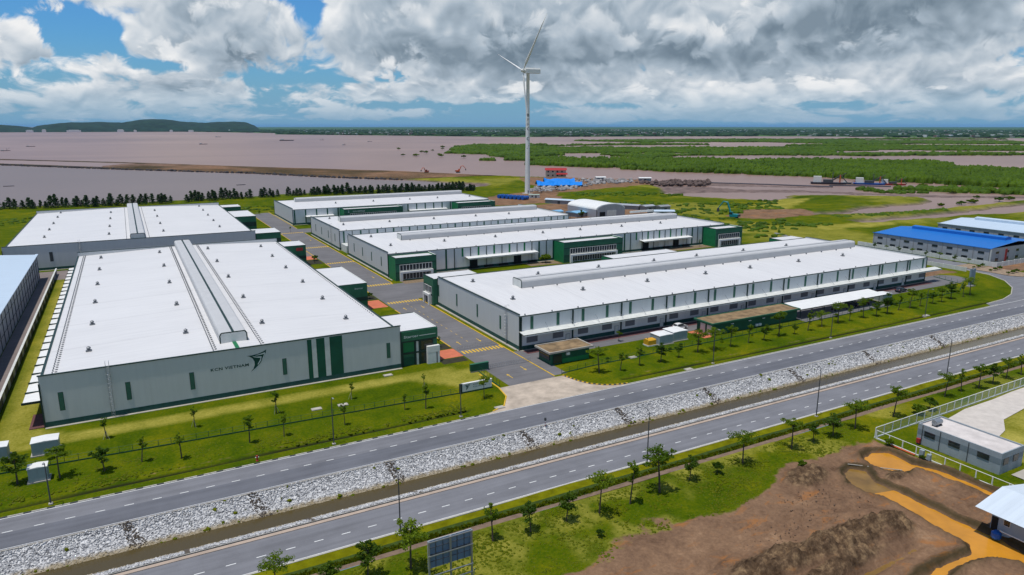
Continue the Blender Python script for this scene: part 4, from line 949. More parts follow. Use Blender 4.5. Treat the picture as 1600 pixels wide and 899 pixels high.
def office(t, x0, x1, y0, y1, zt=8.3, roofm='roof_x', south='full', west=False, east=False, side_bright=True, join=''):
    """two-storey green office wing; y0 is the face towards the camera"""
    T = 0.3
    Bx('office_wall', M['green_mid'], t, x0,x1,y0,y0+T,0,zt); Bx('office_wall', M['green_mid'], t, x0,x1,y1-T,y1,0,zt)
    Bx('office_wall', M['green_bright'] if side_bright else M['green_mid'], t, x0,x0+T,y0+T,y1-T,0,zt); Bx('office_wall', M['green_bright'], t, x1-T,x1,y0+T,y1-T,0,zt)
    r = Bx('office_roof', M[roofm], t, x0+(0.01 if join == 'w' else T),x1-T,y0+(0.01 if join == 's' else T),y1-T,zt-0.9,zt+(0.02 if join else -0.42))
    for (a,b,c,d) in ((x0-.05,x1+.05,y0-.05,y0+T),(x0-.05,x1+.05,y1-T,y1+.05),(x0-.05,x0+T,y0+T,y1-T),(x1-T,x1+.05,y0+T,y1-T)):
        if (join == 'w' and b == x0+T) or (join == 's' and d == y0+T): continue
        Bx('parapet_cap', M['offwhite'] if (a == x1-T) else M['trim'], t, a+(0.3 if join == 'w' and a < x0 else 0),b,c+(0.3 if join == 's' and c < y0 and d > y0+T else 0),d,zt+0.001,zt+0.12)
    w = x1-x0
    if south == 'full':
        a, b = x0+w*0.10, x1-w*0.12
        glazing_s(t, a, b, y0, 3.75, 5.75)
        Bx('dark_band', M['trim'], t, x0+0.02,x1-0.02,y0-0.04,y0-0.002,5.95,6.25); Bx('dark_band', M['trim'], t, x0+0.02,x1-0.02,y0-0.04,y0-0.002,2.85,3.15)
        glazing_s(t, a+1.1, b-1.1, y0, 0.5, 2.7)
        p = Bx('porch', M['white'], t, a-0.2,b+0.2,y0-1.1,y0-0.18,2.75,3.45)
        Bx('porch_pier', M['white'], p, a-0.2,a+0.75,y0-1.09,y0-0.18,0,2.749); Bx('porch_pier', M['white'], p, b-0.75,b+0.2,y0-1.09,y0-0.18,0,2.749)
        for k in range(3): Bx('cladding_joint', M['trim'], t, x0+0.02,a-0.4,y0-0.03,y0-0.003,0.9+k*0.7,0.98+k*0.7)
    if west:
        glazing_w(t, x0, y0+1.2, y1-1.0, 3.75, 5.75); glazing_w(t, x0, y0+1.2, y1-1.0, 0.4, 2.7)
        Bx('dark_band', M['trim'], t, x0-0.04,x0-0.002,y0+0.05,y1-0.05,2.95,3.3); Bx('dark_band', M['trim'], t, x0-0.04,x0-0.002,y0+0.05,y1-0.05,5.95,6.15)
    return r
def text_mesh(body, width, height, mat, font_off=0.0):
    cu = bpy.data.curves.new('lettering', 'FONT'); cu.body = body; cu.offset = font_off; cu.resolution_u = 2; cu.space_character = 1.12
    o = bpy.data.objects.new('lettering', cu); col.objects.link(o)
    dg = bpy.context.evaluated_depsgraph_get(); me = bpy.data.meshes.new_from_object(o.evaluated_get(dg)); bpy.data.objects.remove(o); bpy.data.curves.remove(cu)
    n = len(me.vertices); a = np.zeros(n*3); me.vertices.foreach_get('co', a); a = a.reshape(-1, 3)
    lo, hi = a.min(0), a.max(0); s = np.maximum(hi-lo, 1e-6)
    u = (a[:,0]-lo[0])/s[0]*width; v = (a[:,1]-lo[1])/s[1]*height
    me.vertices.foreach_set('co', np.stack([u, 0*u, v], -1).ravel()); me.materials.clear(); me.materials.append(mat); me.update(); return me
def lettering(t, body, x, y, z, w, h, mat, off=0.012, name='letter'):
    """each letter a part of its own"""
    L = root_loc(t); me = text_mesh(body, w, h, mat, off); V = [tuple(v.co) for v in me.vertices]; F = [tuple(p.vertices) for p in me.polygons]
    par = list(range(len(V)))
    def fi(i):
        while par[i] != i: par[i] = par[par[i]]; i = par[i]
        return i
    for f in F:
        for i in f[1:]: par[fi(i)] = fi(f[0])
    isl = {}
    for f in F: isl.setdefault(fi(f[0]), []).append(f)
    for fs in isl.values():
        ids = sorted({i for f in fs for i in f}); mp = {v: k for k, v in enumerate(ids)}
        m = MB(); m.add([(V[i][0]+x, y, V[i][2]+z) for i in ids], [tuple(mp[i] for i in f) for f in fs]); m.build(name, mat, t)
def bird_logo(t, x, y, z, sx, sz, mat, pale):
    def cv(pts): return [(x+sx*(0.008795*(a-957)-0.000659*(b-313)), z+sz*(-0.001539*(a-957)-0.009574*(b-313))) for a, b in pts]
    out = cv([(940,318),(1060,300),(1200,262),(1320,205),(1390,158),(1380,225),(1345,320),(1300,400),(1245,485),(1160,575),(1035,680),(1100,600),(1128,510),(1122,440),(1085,375),(1015,328)])
    m = MB(); m.add([(p[0], y, p[1]) for p in out], [tuple(range(len(out)))]); lg = m.build('emblem', mat, t)
    m = MB()
    for pl in ([(1075,322),(1180,328),(1285,318),(1262,350),(1200,350),(1110,340)], [(1130,302),(1230,272),(1358,222),(1340,262),(1250,285),(1170,300)], [(1262,350),(1285,322),(1262,420),(1205,510),(1192,500),(1240,415)], [(1358,225),(1366,250),(1330,345),(1275,430),(1310,345),(1340,270)]):
        q = cv(pl); m.add([(p[0], y-0.006, p[1]) for p in q], [tuple(range(len(q)))])
    m.build('emblem_lines', pale, lg)

# ---- front-left warehouse with the name on its gable
w1, r1 = shed('warehouse', 'big white roofed warehouse nearest the camera with KCN VIETNAM on its grey end wall', -18, 52, 149, 297, 'y', 8.7, 10.0, 10.1, M['wall_grey'], M['roof_y'],
    (14.0,19.6,155.2,296.6,9.85), [(x, y) for x, ys_ in ((-10.5,(166,189,213,238,263,287)),(8.3,(168,197,227,256,285)),(24.7,(168,197,227,256,285)),(43.8,(165,188,212,237,261,285))) for y in ys_], hip=0.3)
plinth(w1, -18, 52, 149, 297, 's')
for x in (-14.9,-3.8,7.6,25.8,49.0): louvre_s(w1, x, 149, 0.72, 2.95, 6.45, M['louvre_green'], 14)
for (a, b, m_) in ((30.8,31.75,'green'),(32.75,34.55,'green'),(35.65,38.45,'green'),(31.75,32.75,'offwhite'),(34.55,35.65,'offwhite')):
    Bx('wall_stripe', M[m_], w1, a+0.003,b-0.003,148.955,148.997,1.06,9.9)
ladder(w1, -6.8, 149, 10.2)
lettering(w1, 'KCN VIETNAM', 11.2, 148.98, 6.05, 7.4, 0.62, M['logo'], 0.03)
bird_logo(w1, 18.4, 148.985, 8.3, 1.0, 1.0, M['logo'], M['signwhite'])
MB().add([(16.4,149.35,10.17),(17.2,149.35,10.17),(17.2,155,10.03),(16.4,155,10.03)], [(0,1,2,3)]).build('ridge_flashing', M['green_bright'], w1)
canopy(w1, -21.2,-18.03,150,297,4.9,'white',0.25,'w')
for k in range(25): Bx('canopy_rib', M['trim'], w1, -21.3,-18.05,150+k*6.1,150.12+k*6.1,4.66,5.12)
for xx, sl in ((-16.2,0.07),(12.2,1.17),(21.6,1.08)):
    m = MB()
    for k in range(96):
        y = 151+k*1.52; m.box(xx-0.09,xx+0.09,y-0.18,y+0.18,8.7+sl-0.1,8.7+sl+0.36); m.box(xx+0.35,xx+0.75,y+0.5,y+0.72,8.7+sl-0.1,8.7+sl+0.2)
    q = m.build('roof_brackets', M['vent_grey'], r1); q['kind'] = 'stuff'
m = MB()
for k in range(84):
    y = 166+k*1.52; m.box(50.9,51.02,y-0.16,y+0.16,8.6,9.02)
q = m.build('roof_brackets', M['vent_grey'], r1); q['kind'] = 'stuff'
def starter(t, x0, x1, y0, y1):
    office(t, x0, x1, y0, y1, 8.45, 'roof_y', south='none', join='w')
    Bx('sign_band', M['green_mid'], t, x0+0.02,x1+0.05,y0-0.35,y0-0.06,6.15,8.44)
    lettering(t, 'Starter', x0+0.9, y0-0.36, 6.85, 3.6, 0.62, M['signwhite'], 0.02); Bx('sign_rule', M['signwhite'], t, x0+4.7,x1-0.5,y0-0.37,y0-0.351,7.02,7.16)
    Bx('dark_band', M['trim'], t, x0+0.3,x1-0.1,y0-0.30,y0-0.003,5.8,6.149); Bx('dark_band', M['trim'], t, x0+0.3,x1-0.1,y0-0.30,y0-0.003,2.9,3.3)
    for xx in (x0+0.35, x0+3.5, x0+4.6): Bx('column', M['trim'], t, xx,xx+0.28,y0-0.32,y0-0.003,0,5.799)
    Bx('panel', M['green_bright'], t, x0+0.75,x0+3.4,y0-0.14,y0-0.003,3.35,5.75); Bx('panel', M['green'], t, x0+0.75,x0+3.4,y0-0.14,y0-0.003,0.1,2.0)
    Bx('pier', M['offwhite'], t, x0+3.95,x0+4.5,y0-0.2,y0-0.003,0,5.7)
    glazing_s(t, x0+5.1, x1-1.1, y0-0.05, 3.5, 5.6, 2.2, 'trim'); glazing_s(t, x0+5.1, x0+6.4, y0-0.05, 0.3, 2.7, 2.2, 'trim')
    p = Bx('porch', M['white'], t, x1-2.9,x1+0.2,y0-1.2,y0-0.36,2.75,4.3); Bx('porch_pier', M['white'], p, x1-2.9,x1-0.7,y0-1.18,y0-0.36,0,2.70); Bx('porch_pier', M['white'], p, x1-0.35,x1+0.18,y0-1.18,y0-0.36,0,2.70)
starter(w1, 52.02, 61.3, 149.6, 165)
office(w1, 52.02, 61.2, 204, 233, 8.5, 'roof_y', south='none', join='w'); Bx('dark_band', M['trim'], w1, 52.1,61.2,203.94,203.998,3.2,4.4); lettering(w1, 'Starter', 57.3, 203.95, 6.9, 2.6, 0.5, M['signwhite'])
office(w1, 52.02, 60.8, 284, 296.8, 8.5, 'roof_y', south='none', join='w'); Bx('dark_band', M['trim'], w1, 52.1,60.8,283.94,283.998,3.2,4.4); Bx('sign_panel', M['red'], w1, 57.0,59.6,283.9,283.998,6.4,7.6)
canopy(w1, 52.03,55.2,166,203.5,5.2,'white',0.25,'e'); canopy(w1, 52.03,55.2,234,283.5,5.2,'white',0.25,'e')
for y in (172,184,196,246,258,270): Bx('canopy_rib', M['trim'], w1, 52.05,55.3,y,y+0.15,5.0,5.42)
Bx('side_terrace', M['maroon'], w1, -20.6,-18.06,149.2,157,0.0,0.14)

# ---- second warehouse behind it
w2, r2 = shed('warehouse', 'wide white roofed warehouse behind the one lettered KCN VIETNAM', -44, 48, 324, 457, 'y', 8.7, 10.0, 10.1, M['wall_grey'], M['roof_y'],
    (-0.6,4.9,324.5,456.6,9.85), [(x, y) for x, ys_ in ((-32.5,(353,378,402,429,451)),(-8.5,(345,372,404,433)),(12.5,(344,372,403,432)),(36.5,(352,377,402,427,450))) for y in ys_], hip=0.3)
plinth(w2, -44, 48, 324, 457, 's')
louvre_s(w2, -28.5, 324, 1.0, 3.4, 7.0, M['darkgrey'], 8); ladder(w2, -18.6, 324, 10.2)
office(w2, 48.02, 59, 325.5, 341, 8.5, 'roof_y', south='none', join='w'); Bx('dark_band', M['trim'], w2, 48.1,59,325.44,325.498,3.2,6.0)
office(w2, 48.02, 59, 392, 421, 8.5, 'roof_y', south='none', join='w'); Bx('dark_band', M['trim'], w2, 48.1,59,391.94,391.998,3.2,5.6)
office(w2, 48.02, 58.6, 443, 456.8, 8.5, 'roof_y', south='none', join='w'); Bx('dark_band', M['trim'], w2, 48.1,58.6,442.94,442.998,3.2,5.6)
canopy(w2, 48.03,51.2,342,391,5.2,'white',0.25,'e')
for xx, sl in ((-2.0,1.2),(6.4,1.17)):
    m = MB()
    for k in range(60): m.box(xx-0.08,xx+0.08,326+k*2.16,326.4+k*2.16,8.6+sl,8.7+sl+0.35)
    q = m.build('roof_brackets', M['vent_grey'], r2); q['kind'] = 'stuff'

# ---- long front warehouse, right of the gate
TX = (88.5,111.3,134.6,158,177.6,200.8,224)
w4, r4 = shed('warehouse', 'longest white warehouse facing the road with a canopy along its whole front', 82.5, 251, 147, 199.5, 'x', 8.7, 10.0, 9.2, M['wall_grey'], M['roof_x'],
    (96.2,242.5,170.2,175.4,9.9), [(x, y) for x in TX for y in (161.5, 186.5)], hip=10.0, sides={'s': M['wall_white'], 'n': M['wall_white']})
plinth(w4, 82.5, 251, 147, 199.5, 'sw')
for k in range(22):
    x = 86.0+k*7.76
    if x > 250: break
    Bx('wall_stripe', M['louvre_green'], w4, x-0.42,x+0.42,146.93,146.997,5.2,8.5)
    louvre_s(w4, x+0.1, 147, 3.1, 1.8, 3.65, M['louvre'], 8, 'grey')
for k in range(11):
    x = 82.55+k*15.72+(0.0 if k else 0.3)
    if x > 250: break
    Bx('downpipe', M['trim'], w4, x-0.16,x+0.16,146.72,146.997,0,8.6)
    if k: door_s(w4, x-1.6+0.2, 147, 1.1, 2.3)
canopy(w4, 82.3,256.5,144.35,146.99,4.9,'offwhite',0.35,'s')
for k in range(22):
    x = 90.0+k*7.76
    if x < 250: MB().tube([(x,147,6.4),(x,145.1,4.85)], 0.05, 5).build('canopy_stay', M['steel'], w4)
for y in (157.4,171.2,185.1,198.9): louvre_w(w4, 82.5, y, 0.75, 3.1, 6.55, M['louvre_green'], 12)
ladder(w4, 82.5, 153.6, 9.3, 'w')
office(w4, 80.9, 96.6, 199.52, 207.5, 8.55, 'roof_x', south='none', west=True, side_bright=False, join='s'); office(w4, 150.8, 181, 199.52, 207.3, 8.55, 'roof_x', south='none', join='s'); office(w4, 238, 251, 199.52, 207.3, 8.55, 'roof_x', south='none', join='s')
Bx('porch', M['white'], w4, 79.9,80.7,201,206,2.75,3.5); Bx('porch_pier', M['white'], w4, 79.9,80.7,205.2,206,0,2.745); Bx('porch_pier', M['white'], w4, 79.9,80.7,201,201.7,0,2.745)
m = MB()
for k in range(21): m.blob((84.5+k*8,147.9,8.93), 0.22, k, 1.0, 6, 4)
for k in range(18): m.box(99+k*8.2,99.3+k*8.2,168.8,169.2,9.8,10.25)
q = m.build('roof_fixings', M['vent_grey'], r4); q['kind'] = 'stuff'

# ---- middle warehouse with green office blocks on its front
w3, r3 = shed('warehouse', 'white warehouse with three green office blocks behind the longest warehouse', 82.5, 252, 247, 300, 'x', 8.7, 10.0, 9.4, M['wall_grey'], M['roof_x'],
    (96.0,241.5,269.2,274.4,9.9), [(x, y) for x in TX for y in (261, 286)], hip=10.0, sides={'s': M['wall_white'], 'n': M['wall_white']})
plinth(w3, 82.5, 252, 247, 300, 'sw')
MB().box(236,252,299.4,300.2,9.6,10.6).build('parapet', M['offwhite'], w3)
for y in (255,267,279,291): louvre_w(w3, 82.5, y, 0.75, 3.1, 6.5, M['louvre_green'], 12)
office(w3, 82.6, 98.6, 239.2, 246.98, 8.4); office(w3, 155, 185, 239.2, 246.98, 8.4); office(w3, 238.5, 255.3, 238.6, 246.98, 8.4)
for (a, b) in ((98.9,154.7),(185.3,238.2)):
    n = 8; pw = (b-a)/n
    for k in range(n+1):
        x = a+k*pw
        Bx('wall_stripe', M['green'] if k in (0,1,n-1,n) else M['green_bright'], w3, x-0.35,x+0.35,246.90,246.997,0.0 if k in (0,1,n-1,n) else 5.2,8.55)
        if 0 < k < n: Bx('downpipe', M['trim'], w3, x+pw*0.5-0.13,x+pw*0.5+0.13,246.80,246.997,0,8.55)
    c0, c1 = a+15, b-9
    canopy(w3, c0, c1, 243.6, 246.98, 5.0, 'white', 0.3, 's')
    for k in range(5):
        x = c0+2+k*(c1-c0-4)/4.2
        Bx('dock_door', M['offwhite'] if k % 3 else M['dark'], w3, x,x+3.4,246.85,246.94,1.0,4.3); Bx('dock_bumper', M['dark'], w3, x-0.2,x+3.6,246.2,246.84,0.3,1.1)
m = MB()
for k in range(20): m.blob((86+k*8.3,247.9,8.93), 0.22, k, 1.0, 6, 4)
for k in range(17): m.box(99+k*8.4,99.3+k*8.4,267.8,268.2,9.8,10.25)
q = m.build('roof_fixings', M['vent_grey'], r3); q['kind'] = 'stuff'

# ---- third in the row
w5, r5 = shed('warehouse', 'narrow white warehouse between the middle one and the far one', 82.5, 206, 314, 369, 'x', 8.7, 10.0, 9.4, M['wall_grey'], M['roof_x'],
    (89.5,199.5,336.6,341.4,9.9), [(x, y) for x in TX[:5] for y in (328.5, 354)], hip=6.0, sides={'s': M['wall_white'], 'n': M['wall_white']})
plinth(w5, 82.5, 206, 314, 369, 'sw')
for y in (322,334,347,359): louvre_w(w5, 82.5, y, 0.75, 3.1, 6.5, M['louvre_green'], 12)
ladder(w5, 82.5, 328, 9.4, 'w')
for k in range(16):
    x = 84.5+k*7.9; Bx('wall_stripe', M['louvre_green'], w5, x-0.35,x+0.35,313.9,313.997,0.9,8.5); Bx('downpipe', M['trim'], w5, x+3.8,x+4.05,313.85,313.997,0,8.5)
Bx('link_passage', M['offwhite'], w5, 83,206,305,313.8,0,3.2)
# ---- farthest warehouse
w6, r6 = shed('warehouse', 'farthest white warehouse with a green office block, in front of the casuarina row', 81.5, 206, 409, 464, 'x', 8.7, 10.0, 9.4, M['wall_grey'], M['roof_x'],
    (90.0,201,439.5,444.5,9.9), [(x, y) for x in (110.5,134,158,177,200) for y in (425, 450)], hip=6.0, sides={'s': M['wall_white'], 'n': M['wall_white']})
plinth(w6, 81.5, 206, 409, 464, 'sw')
office(w6, 108.4, 144, 399.5, 408.98, 8.4); office(w6, 180, 206, 399.5, 408.98, 8.4)
lettering(w6, 'Z', 110.6, 399.44, 6.5, 0.9, 1.1, M['signwhite']); lettering(w6, 'KCN VIETNAM', 113.6, 399.44, 6.6, 7.0, 0.8, M['signwhite'])
for (a, b, n) in ((82.5,107.5,4),(145,179,6)):
    for k in range(n+1):
        x = a+k*(b-a)/n; Bx('wall_stripe', M['green'], w6, x-0.35,x+0.35,408.9,408.997,0,8.5)
    canopy(w6, a+6, b-3, 405.6, 408.98, 4.9, 'white', 0.3, 's')
m = MB()
for k in range(14): m.blob((86+k*8.3,314.9,8.95), 0.24, k, 1.0, 6, 4)
q = m.build('roof_fixings', M['vent_grey'], r5); q['kind'] = 'stuff'

# ---- pale-roofed shed on the left edge
w0, r0 = shed('warehouse', 'pale blue roofed shed cut off by the left edge of the view', -92, -31.5, 158, 307, 'y', 9.0, 11.0, 9.0, M['wall_bluegrey'], M['roof_pale'], None, [], hip=0.4, gable=True)
for k in range(25): Bx('wall_rib', M['darkgrey'], w0, -31.497,-31.36,160+k*6.05,160.16+k*6.05,0,8.9)
for z in (3.0,6.2): Bx('wall_rail', M['darkgrey'], w0, -31.497,-31.42,158.2,306.8,z,z+0.12)
MB().box(-31.9,-31.0,157.6,307.4,8.9,9.14).build('eave_trim', M['roof_pale'], w0)

# ---- blue roofed factories on the right
def factory(label, x0, x1, y0, y1, roofm, vent, eave=6.3, ridge=8.0):
    t, r = shed('factory', label, x0, x1, y0, y1, 'y', eave, ridge, eave, M['wall_bluegrey'], roofm, None, [], hip=0.0, gable=True, cat='factory')
    MB().box(x0-0.35,x0+0.25,y0-0.3,y1+0.3,eave-0.12,eave+0.12).build('eave_trim', roofm, t)
    n = int((y1-y0)/6.2)
    for k in range(n+1):
        y = y0+0.4+k*(y1-y0-0.8)/n; Bx('downpipe', M['grey'], t, x0-0.14,x0-0.003,y-0.09,y+0.09,0,eave-0.13)
        if k < n:
            yc_ = y+(y1-y0)/n*0.5
            for (z0, z1) in ((0.9,2.1),(3.9,4.8)):
                f = Bx('window', M['grey'], t, x0-0.06,x0-0.003,yc_-1.3,yc_+1.3,z0-0.08,z1+0.08); Bx('pane', M['glass'], f, x0-0.09,x0-0.061,yc_-1.2,yc_+1.2,z0,z1)
    for k in range(5):
        x = x0+5+k*(x1-x0-10)/4; f = Bx('window', M['grey'], t, x-1.2,x+1.2,y0-0.06,y0-0.003,3.8,4.9); Bx('pane', M['glass'], f, x-1.1,x+1.1,y0-0.09,y0-0.061,3.9,4.8)
        f = Bx('window', M['grey'], t, x-1.2,x+1.2,y0-0.06,y0-0.003,0.8,2.2); Bx('pane', M['glass'], f, x-1.1,x+1.1,y0-0.09,y0-0.061,0.9,2.1)
    Bx('corner_pier', M['offwhite'], t, x0-0.35,x0+0.25,y0-0.35,y0-0.004,0,eave-0.2)
    c = (x0+x1)/2; m = MB().xz([(c-2.2,ridge-0.5),(c+2.2,ridge-0.5),(c+2.2,ridge+1.0),(c,ridge+1.35),(c-2.2,ridge+1.0)][::-1], vent[0], vent[1]); v = m.build('ridge_vent', roofm, t)
    return t
b1 = factory('bright blue roofed grey factory at the right edge beyond the corner road', 306.5, 347, 154, 206, M['roof_blue'], (158, 199))
b2 = factory('pale blue roofed factory behind the bright blue one', 366, 406, 150, 211, M['roof_pale'], (156, 203))
Bx('red_banner', M['red'], b1, 317.5,318.8,153.86,153.99,0.2,5.4)

# ---- small buildings
def flat_block(name, label, x0, x1, y0, y1, h, wallm, slabm, over=0.35, cat='building'):
    t = thing(name, label, cat, ((x0+x1)/2, (y0+y1)/2, 0))
    Bx('wall', wallm, t, x0,x1,y0,y0+0.2,0,h); Bx('wall', wallm, t, x0,x1,y1-0.2,y1,0,h); Bx('wall', wallm, t, x0,x0+0.2,y0+0.2,y1-0.2,0,h); Bx('wall', wallm, t, x1-0.2,x1,y0+0.2,y1-0.2,0,h)
    return t
gh = flat_block('gatehouse', 'small green gatehouse with a leaf-strewn flat roof beside the gate', 83.5, 94.3, 133.6, 139.2, 3.1, M['green'], None, cat='gatehouse')
rust = mat('leaf_litter_roof', (0.25,0.17,0.09), 0.95, var=0.55, vscale=0.5)
def litter_roof(t, x0, x1, y0, y1, z, cap):
    r = Bx('roof', rust, t, x0+0.3,x1-0.3,y0+0.3,y1-0.3,z,z+0.16)
    for (a,b,c,d) in ((x0,x1,y0,y0+0.3),(x0,x1,y1-0.3,y1),(x0,x0+0.3,y0+0.3,y1-0.3),(x1-0.3,x1,y0+0.3,y1-0.3)): Bx('roof_edge', cap, r, a,b,c,d,z-0.12,z+0.3)
    return r
litter_roof(gh, 82.6, 95.1, 132.9, 139.9, 3.12, M['concrete'])
f = Bx('window', M['trim'], gh, 83.40,83.497,134.2,138.6,1.0,2.6); Bx('pane', M['glass'], f, 83.36,83.399,134.3,138.5,1.1,2.5)
f = Bx('window', M['trim'], gh, 84.0,86.4,133.5,133.597,0.3,2.5); Bx('pane', M['glass'], f, 84.1,86.3,133.46,133.499,0.4,2.4)
Bx('air_conditioner', M['white'], gh, 87.6,88.5,133.2,133.59,2.0,2.6); Bx('stepped_panel', M['green_bright'], gh, 86.6,94.2,133.52,133.597,0.1,1.2)
sh_ = flat_block('bicycle_shed', 'long low green shed with leaf litter on its flat roof on the lawn', 134.4, 167.3, 133.4, 139.4, 3.2, M['green'], None, cat='shed')
litter_roof(sh_, 133.6, 168, 132.8, 140.0, 3.22, M['green_mid'])
for y in (134.6, 137.1): Bx('roller_door', M['offwhite'], sh_, 134.32,134.397,y-0.9,y+0.9,0.05,2.6)
for x in (141,147.6,153,160): 
    Bx('wall_lamp', M['white'], sh_, x,x+0.9,133.1,133.39,2.35,2.5)
for x in (150.4,151.6): Bx('air_conditioner', M['white'], sh_, x,x+0.9,132.95,133.39,0.5,1.1)
cp = thing('carport', 'long white roofed open carport beside the low green shed', 'carport', (188,136,0))
MB().yz([(133.1,2.9),(139.3,3.5),(139.3,3.62),(133.1,3.02)], 168.6, 207.8).build('roof', M['white'], cp); Bx('fascia', M['trim'], cp, 168.6,207.8,133.0,133.097,2.8,3.05)
for k in range(8):
    x = 170+k*5.2
    for y in (134.3, 138.7): MB().tube([(x,y,0),(x,y,2.98 if y < 136 else 3.4)], 0.09, 6).build('post', M['trim'], cp)
    MB().tube([(x,133.4,2.82),(x,139.1,3.38)], 0.07, 5).build('beam', M['trim'], cp)

# grey flat-roofed block with its parapet, right
gb_ = thing('flat_roofed_block', 'low blue-grey building with a pale flat roof and dark windows inside the white fence', 'building', (122.2,60.3,0))
bw = mat('bluegrey_render', (0.30,0.34,0.37), 0.8, var=0.12, vscale=0.7); bd = mat('dark_bluegrey_render', (0.18,0.22,0.25), 0.8, var=0.12, vscale=0.7)
gx0,gx1,gy0,gy1 = 118.9,125.6,53.4,67.2
for a in ((gx0,gx1,gy0,gy0+.2),(gx0,gx1,gy1-.2,gy1),(gx0,gx0+.2,gy0+.2,gy1-.2),(gx1-.2,gx1,gy0+.2,gy1-.2)): Bx('wall', bw, gb_, *a, 0, 3.7)
Bx('roof', mat('pale_roof_screed', (0.60,0.55,0.52), 0.9, var=0.2, vscale=0.5), gb_, gx0+.2,gx1-.2,gy0+.2,gy1-.2,3.1,3.45)
Bx('painted_band', bd, gb_, gx0-0.02,gx0-0.002,gy0+0.05,gy1-0.05,1.75,2.75); Bx('painted_band', bd, gb_, gx0,gx1,gy0-0.02,gy0-0.002,1.75,2.75)
for y in (65.0,60.8,56.1): 
    f = Bx('window', M['darkgrey'], gb_, gx0-0.09,gx0-0.021,y-0.95,y+0.95,1.75,2.75); Bx('pane', M['glass'], f, gx0-0.11,gx0-0.091,y-0.88,y+0.88,1.82,2.68)
for x in (120.3,123.2):
    f = Bx('window', M['darkgrey'], gb_, x-0.75,x+0.75,gy0-0.09,gy0-0.021,1.55,2.75); Bx('pane', M['glass'], f, x-0.68,x+0.68,gy0-0.11,gy0-0.091,1.62,2.68)
for y in (66.3,63.2,58.5): MB().tube([(gx0-0.12,y,0),(gx0-0.12,y,3.6)], 0.06, 5).build('downpipe', M['darkgrey'], gb_)
tk = thing('water_tank', 'horizontal steel water tank on the pale flat roof', 'tank', (121.2,65.3,3.45))
MB().tube([(120.3,65.3,4.15),(122.1,65.3,4.15)], 0.5, 14).build('drum', M['steel'], tk); MB().box(120.5,120.6,64.8,65.8,3.45,3.8).box(121.8,121.9,64.8,65.8,3.45,3.8).build('cradle', M['darkgrey'], tk)
rx = thing('hose_box', 'red fire hose box at the foot of the blue-grey building', 'hose box', (118.5,66.6,0))
Bx('cabinet', M['red'], rx, 118.3,118.7,66.3,66.9,0.3,1.1); Bx('stand', M['darkgrey'], rx, 118.4,118.6,66.4,66.8,0,0.3)

# white-roofed house in the corner
hs = thing('house', 'blue-walled house with a pale metal roof in the lower right corner', 'house', (105,38,0))
MB().add([(97.9,46.2,4.0),(97.9,30,4.0),(104.4,30,5.3),(104.4,46.2,5.3),(111,46.2,4.0),(111,30,4.0)], [(1,2,3,0),(2,5,4,3)]).build('roof', sheet_mat('pale_house_roof', (0.60,0.67,0.74), 'y', pitch=0.6), hs)
bwall = mat('powder_blue_render', (0.34,0.42,0.50), 0.8, var=0.12)
Bx('wall', bwall, hs, 100.6,100.8,30.5,45.2,0,4.4); MB().xz([(100.8,0),(108.4,0),(108.4,4.5),(104.4,5.2),(100.8,4.4)][::-1], 45.0, 45.2).build('wall', bwall, hs); Bx('wall', bwall, hs, 108.4,108.6,30.5,45.2,0,4.4)
for y in (43.2,37.9,37.1): 
    f = Bx('window', M['offwhite'], hs, 100.52,100.597,y-0.45,y+0.45,1.7,3.0); Bx('pane', M['glass'], f, 100.49,100.519,y-0.36,y+0.36,1.8,2.9)
Bx('door', M['dark'], hs, 100.54,100.597,44.3,45.1,0.05,2.4)
bt = thing('water_barrel', 'round blue plastic water barrel beside the corner house', 'barrel', (99.3,43.7,0))
MB().tube([(99.3,43.7,0),(99.3,43.7,0.25),(99.3,43.7,0.9),(99.3,43.7,1.15)], [0.45,0.62,0.62,0.35], 14).build('drum', M['tank_blue'], bt); MB().tube([(99.3,43.7,1.15),(99.3,43.7,1.25)], 0.25, 10).build('lid', M['tank_blue'], bt)
pf = thing('pipe_railing', 'white pipe railing leading from the blue barrel past the corner house', 'railing', (98.9,39,0))
MB().tube([(98.9,43.2,1.6),(98.7,34,1.6)], 0.07, 6).build('rail', M['white'], pf)
for y in (39.2, 35.4): MB().tube([(98.8,y,-0.1),(98.8,y,1.6)], 0.07, 6).build('post', M['white'], pf)

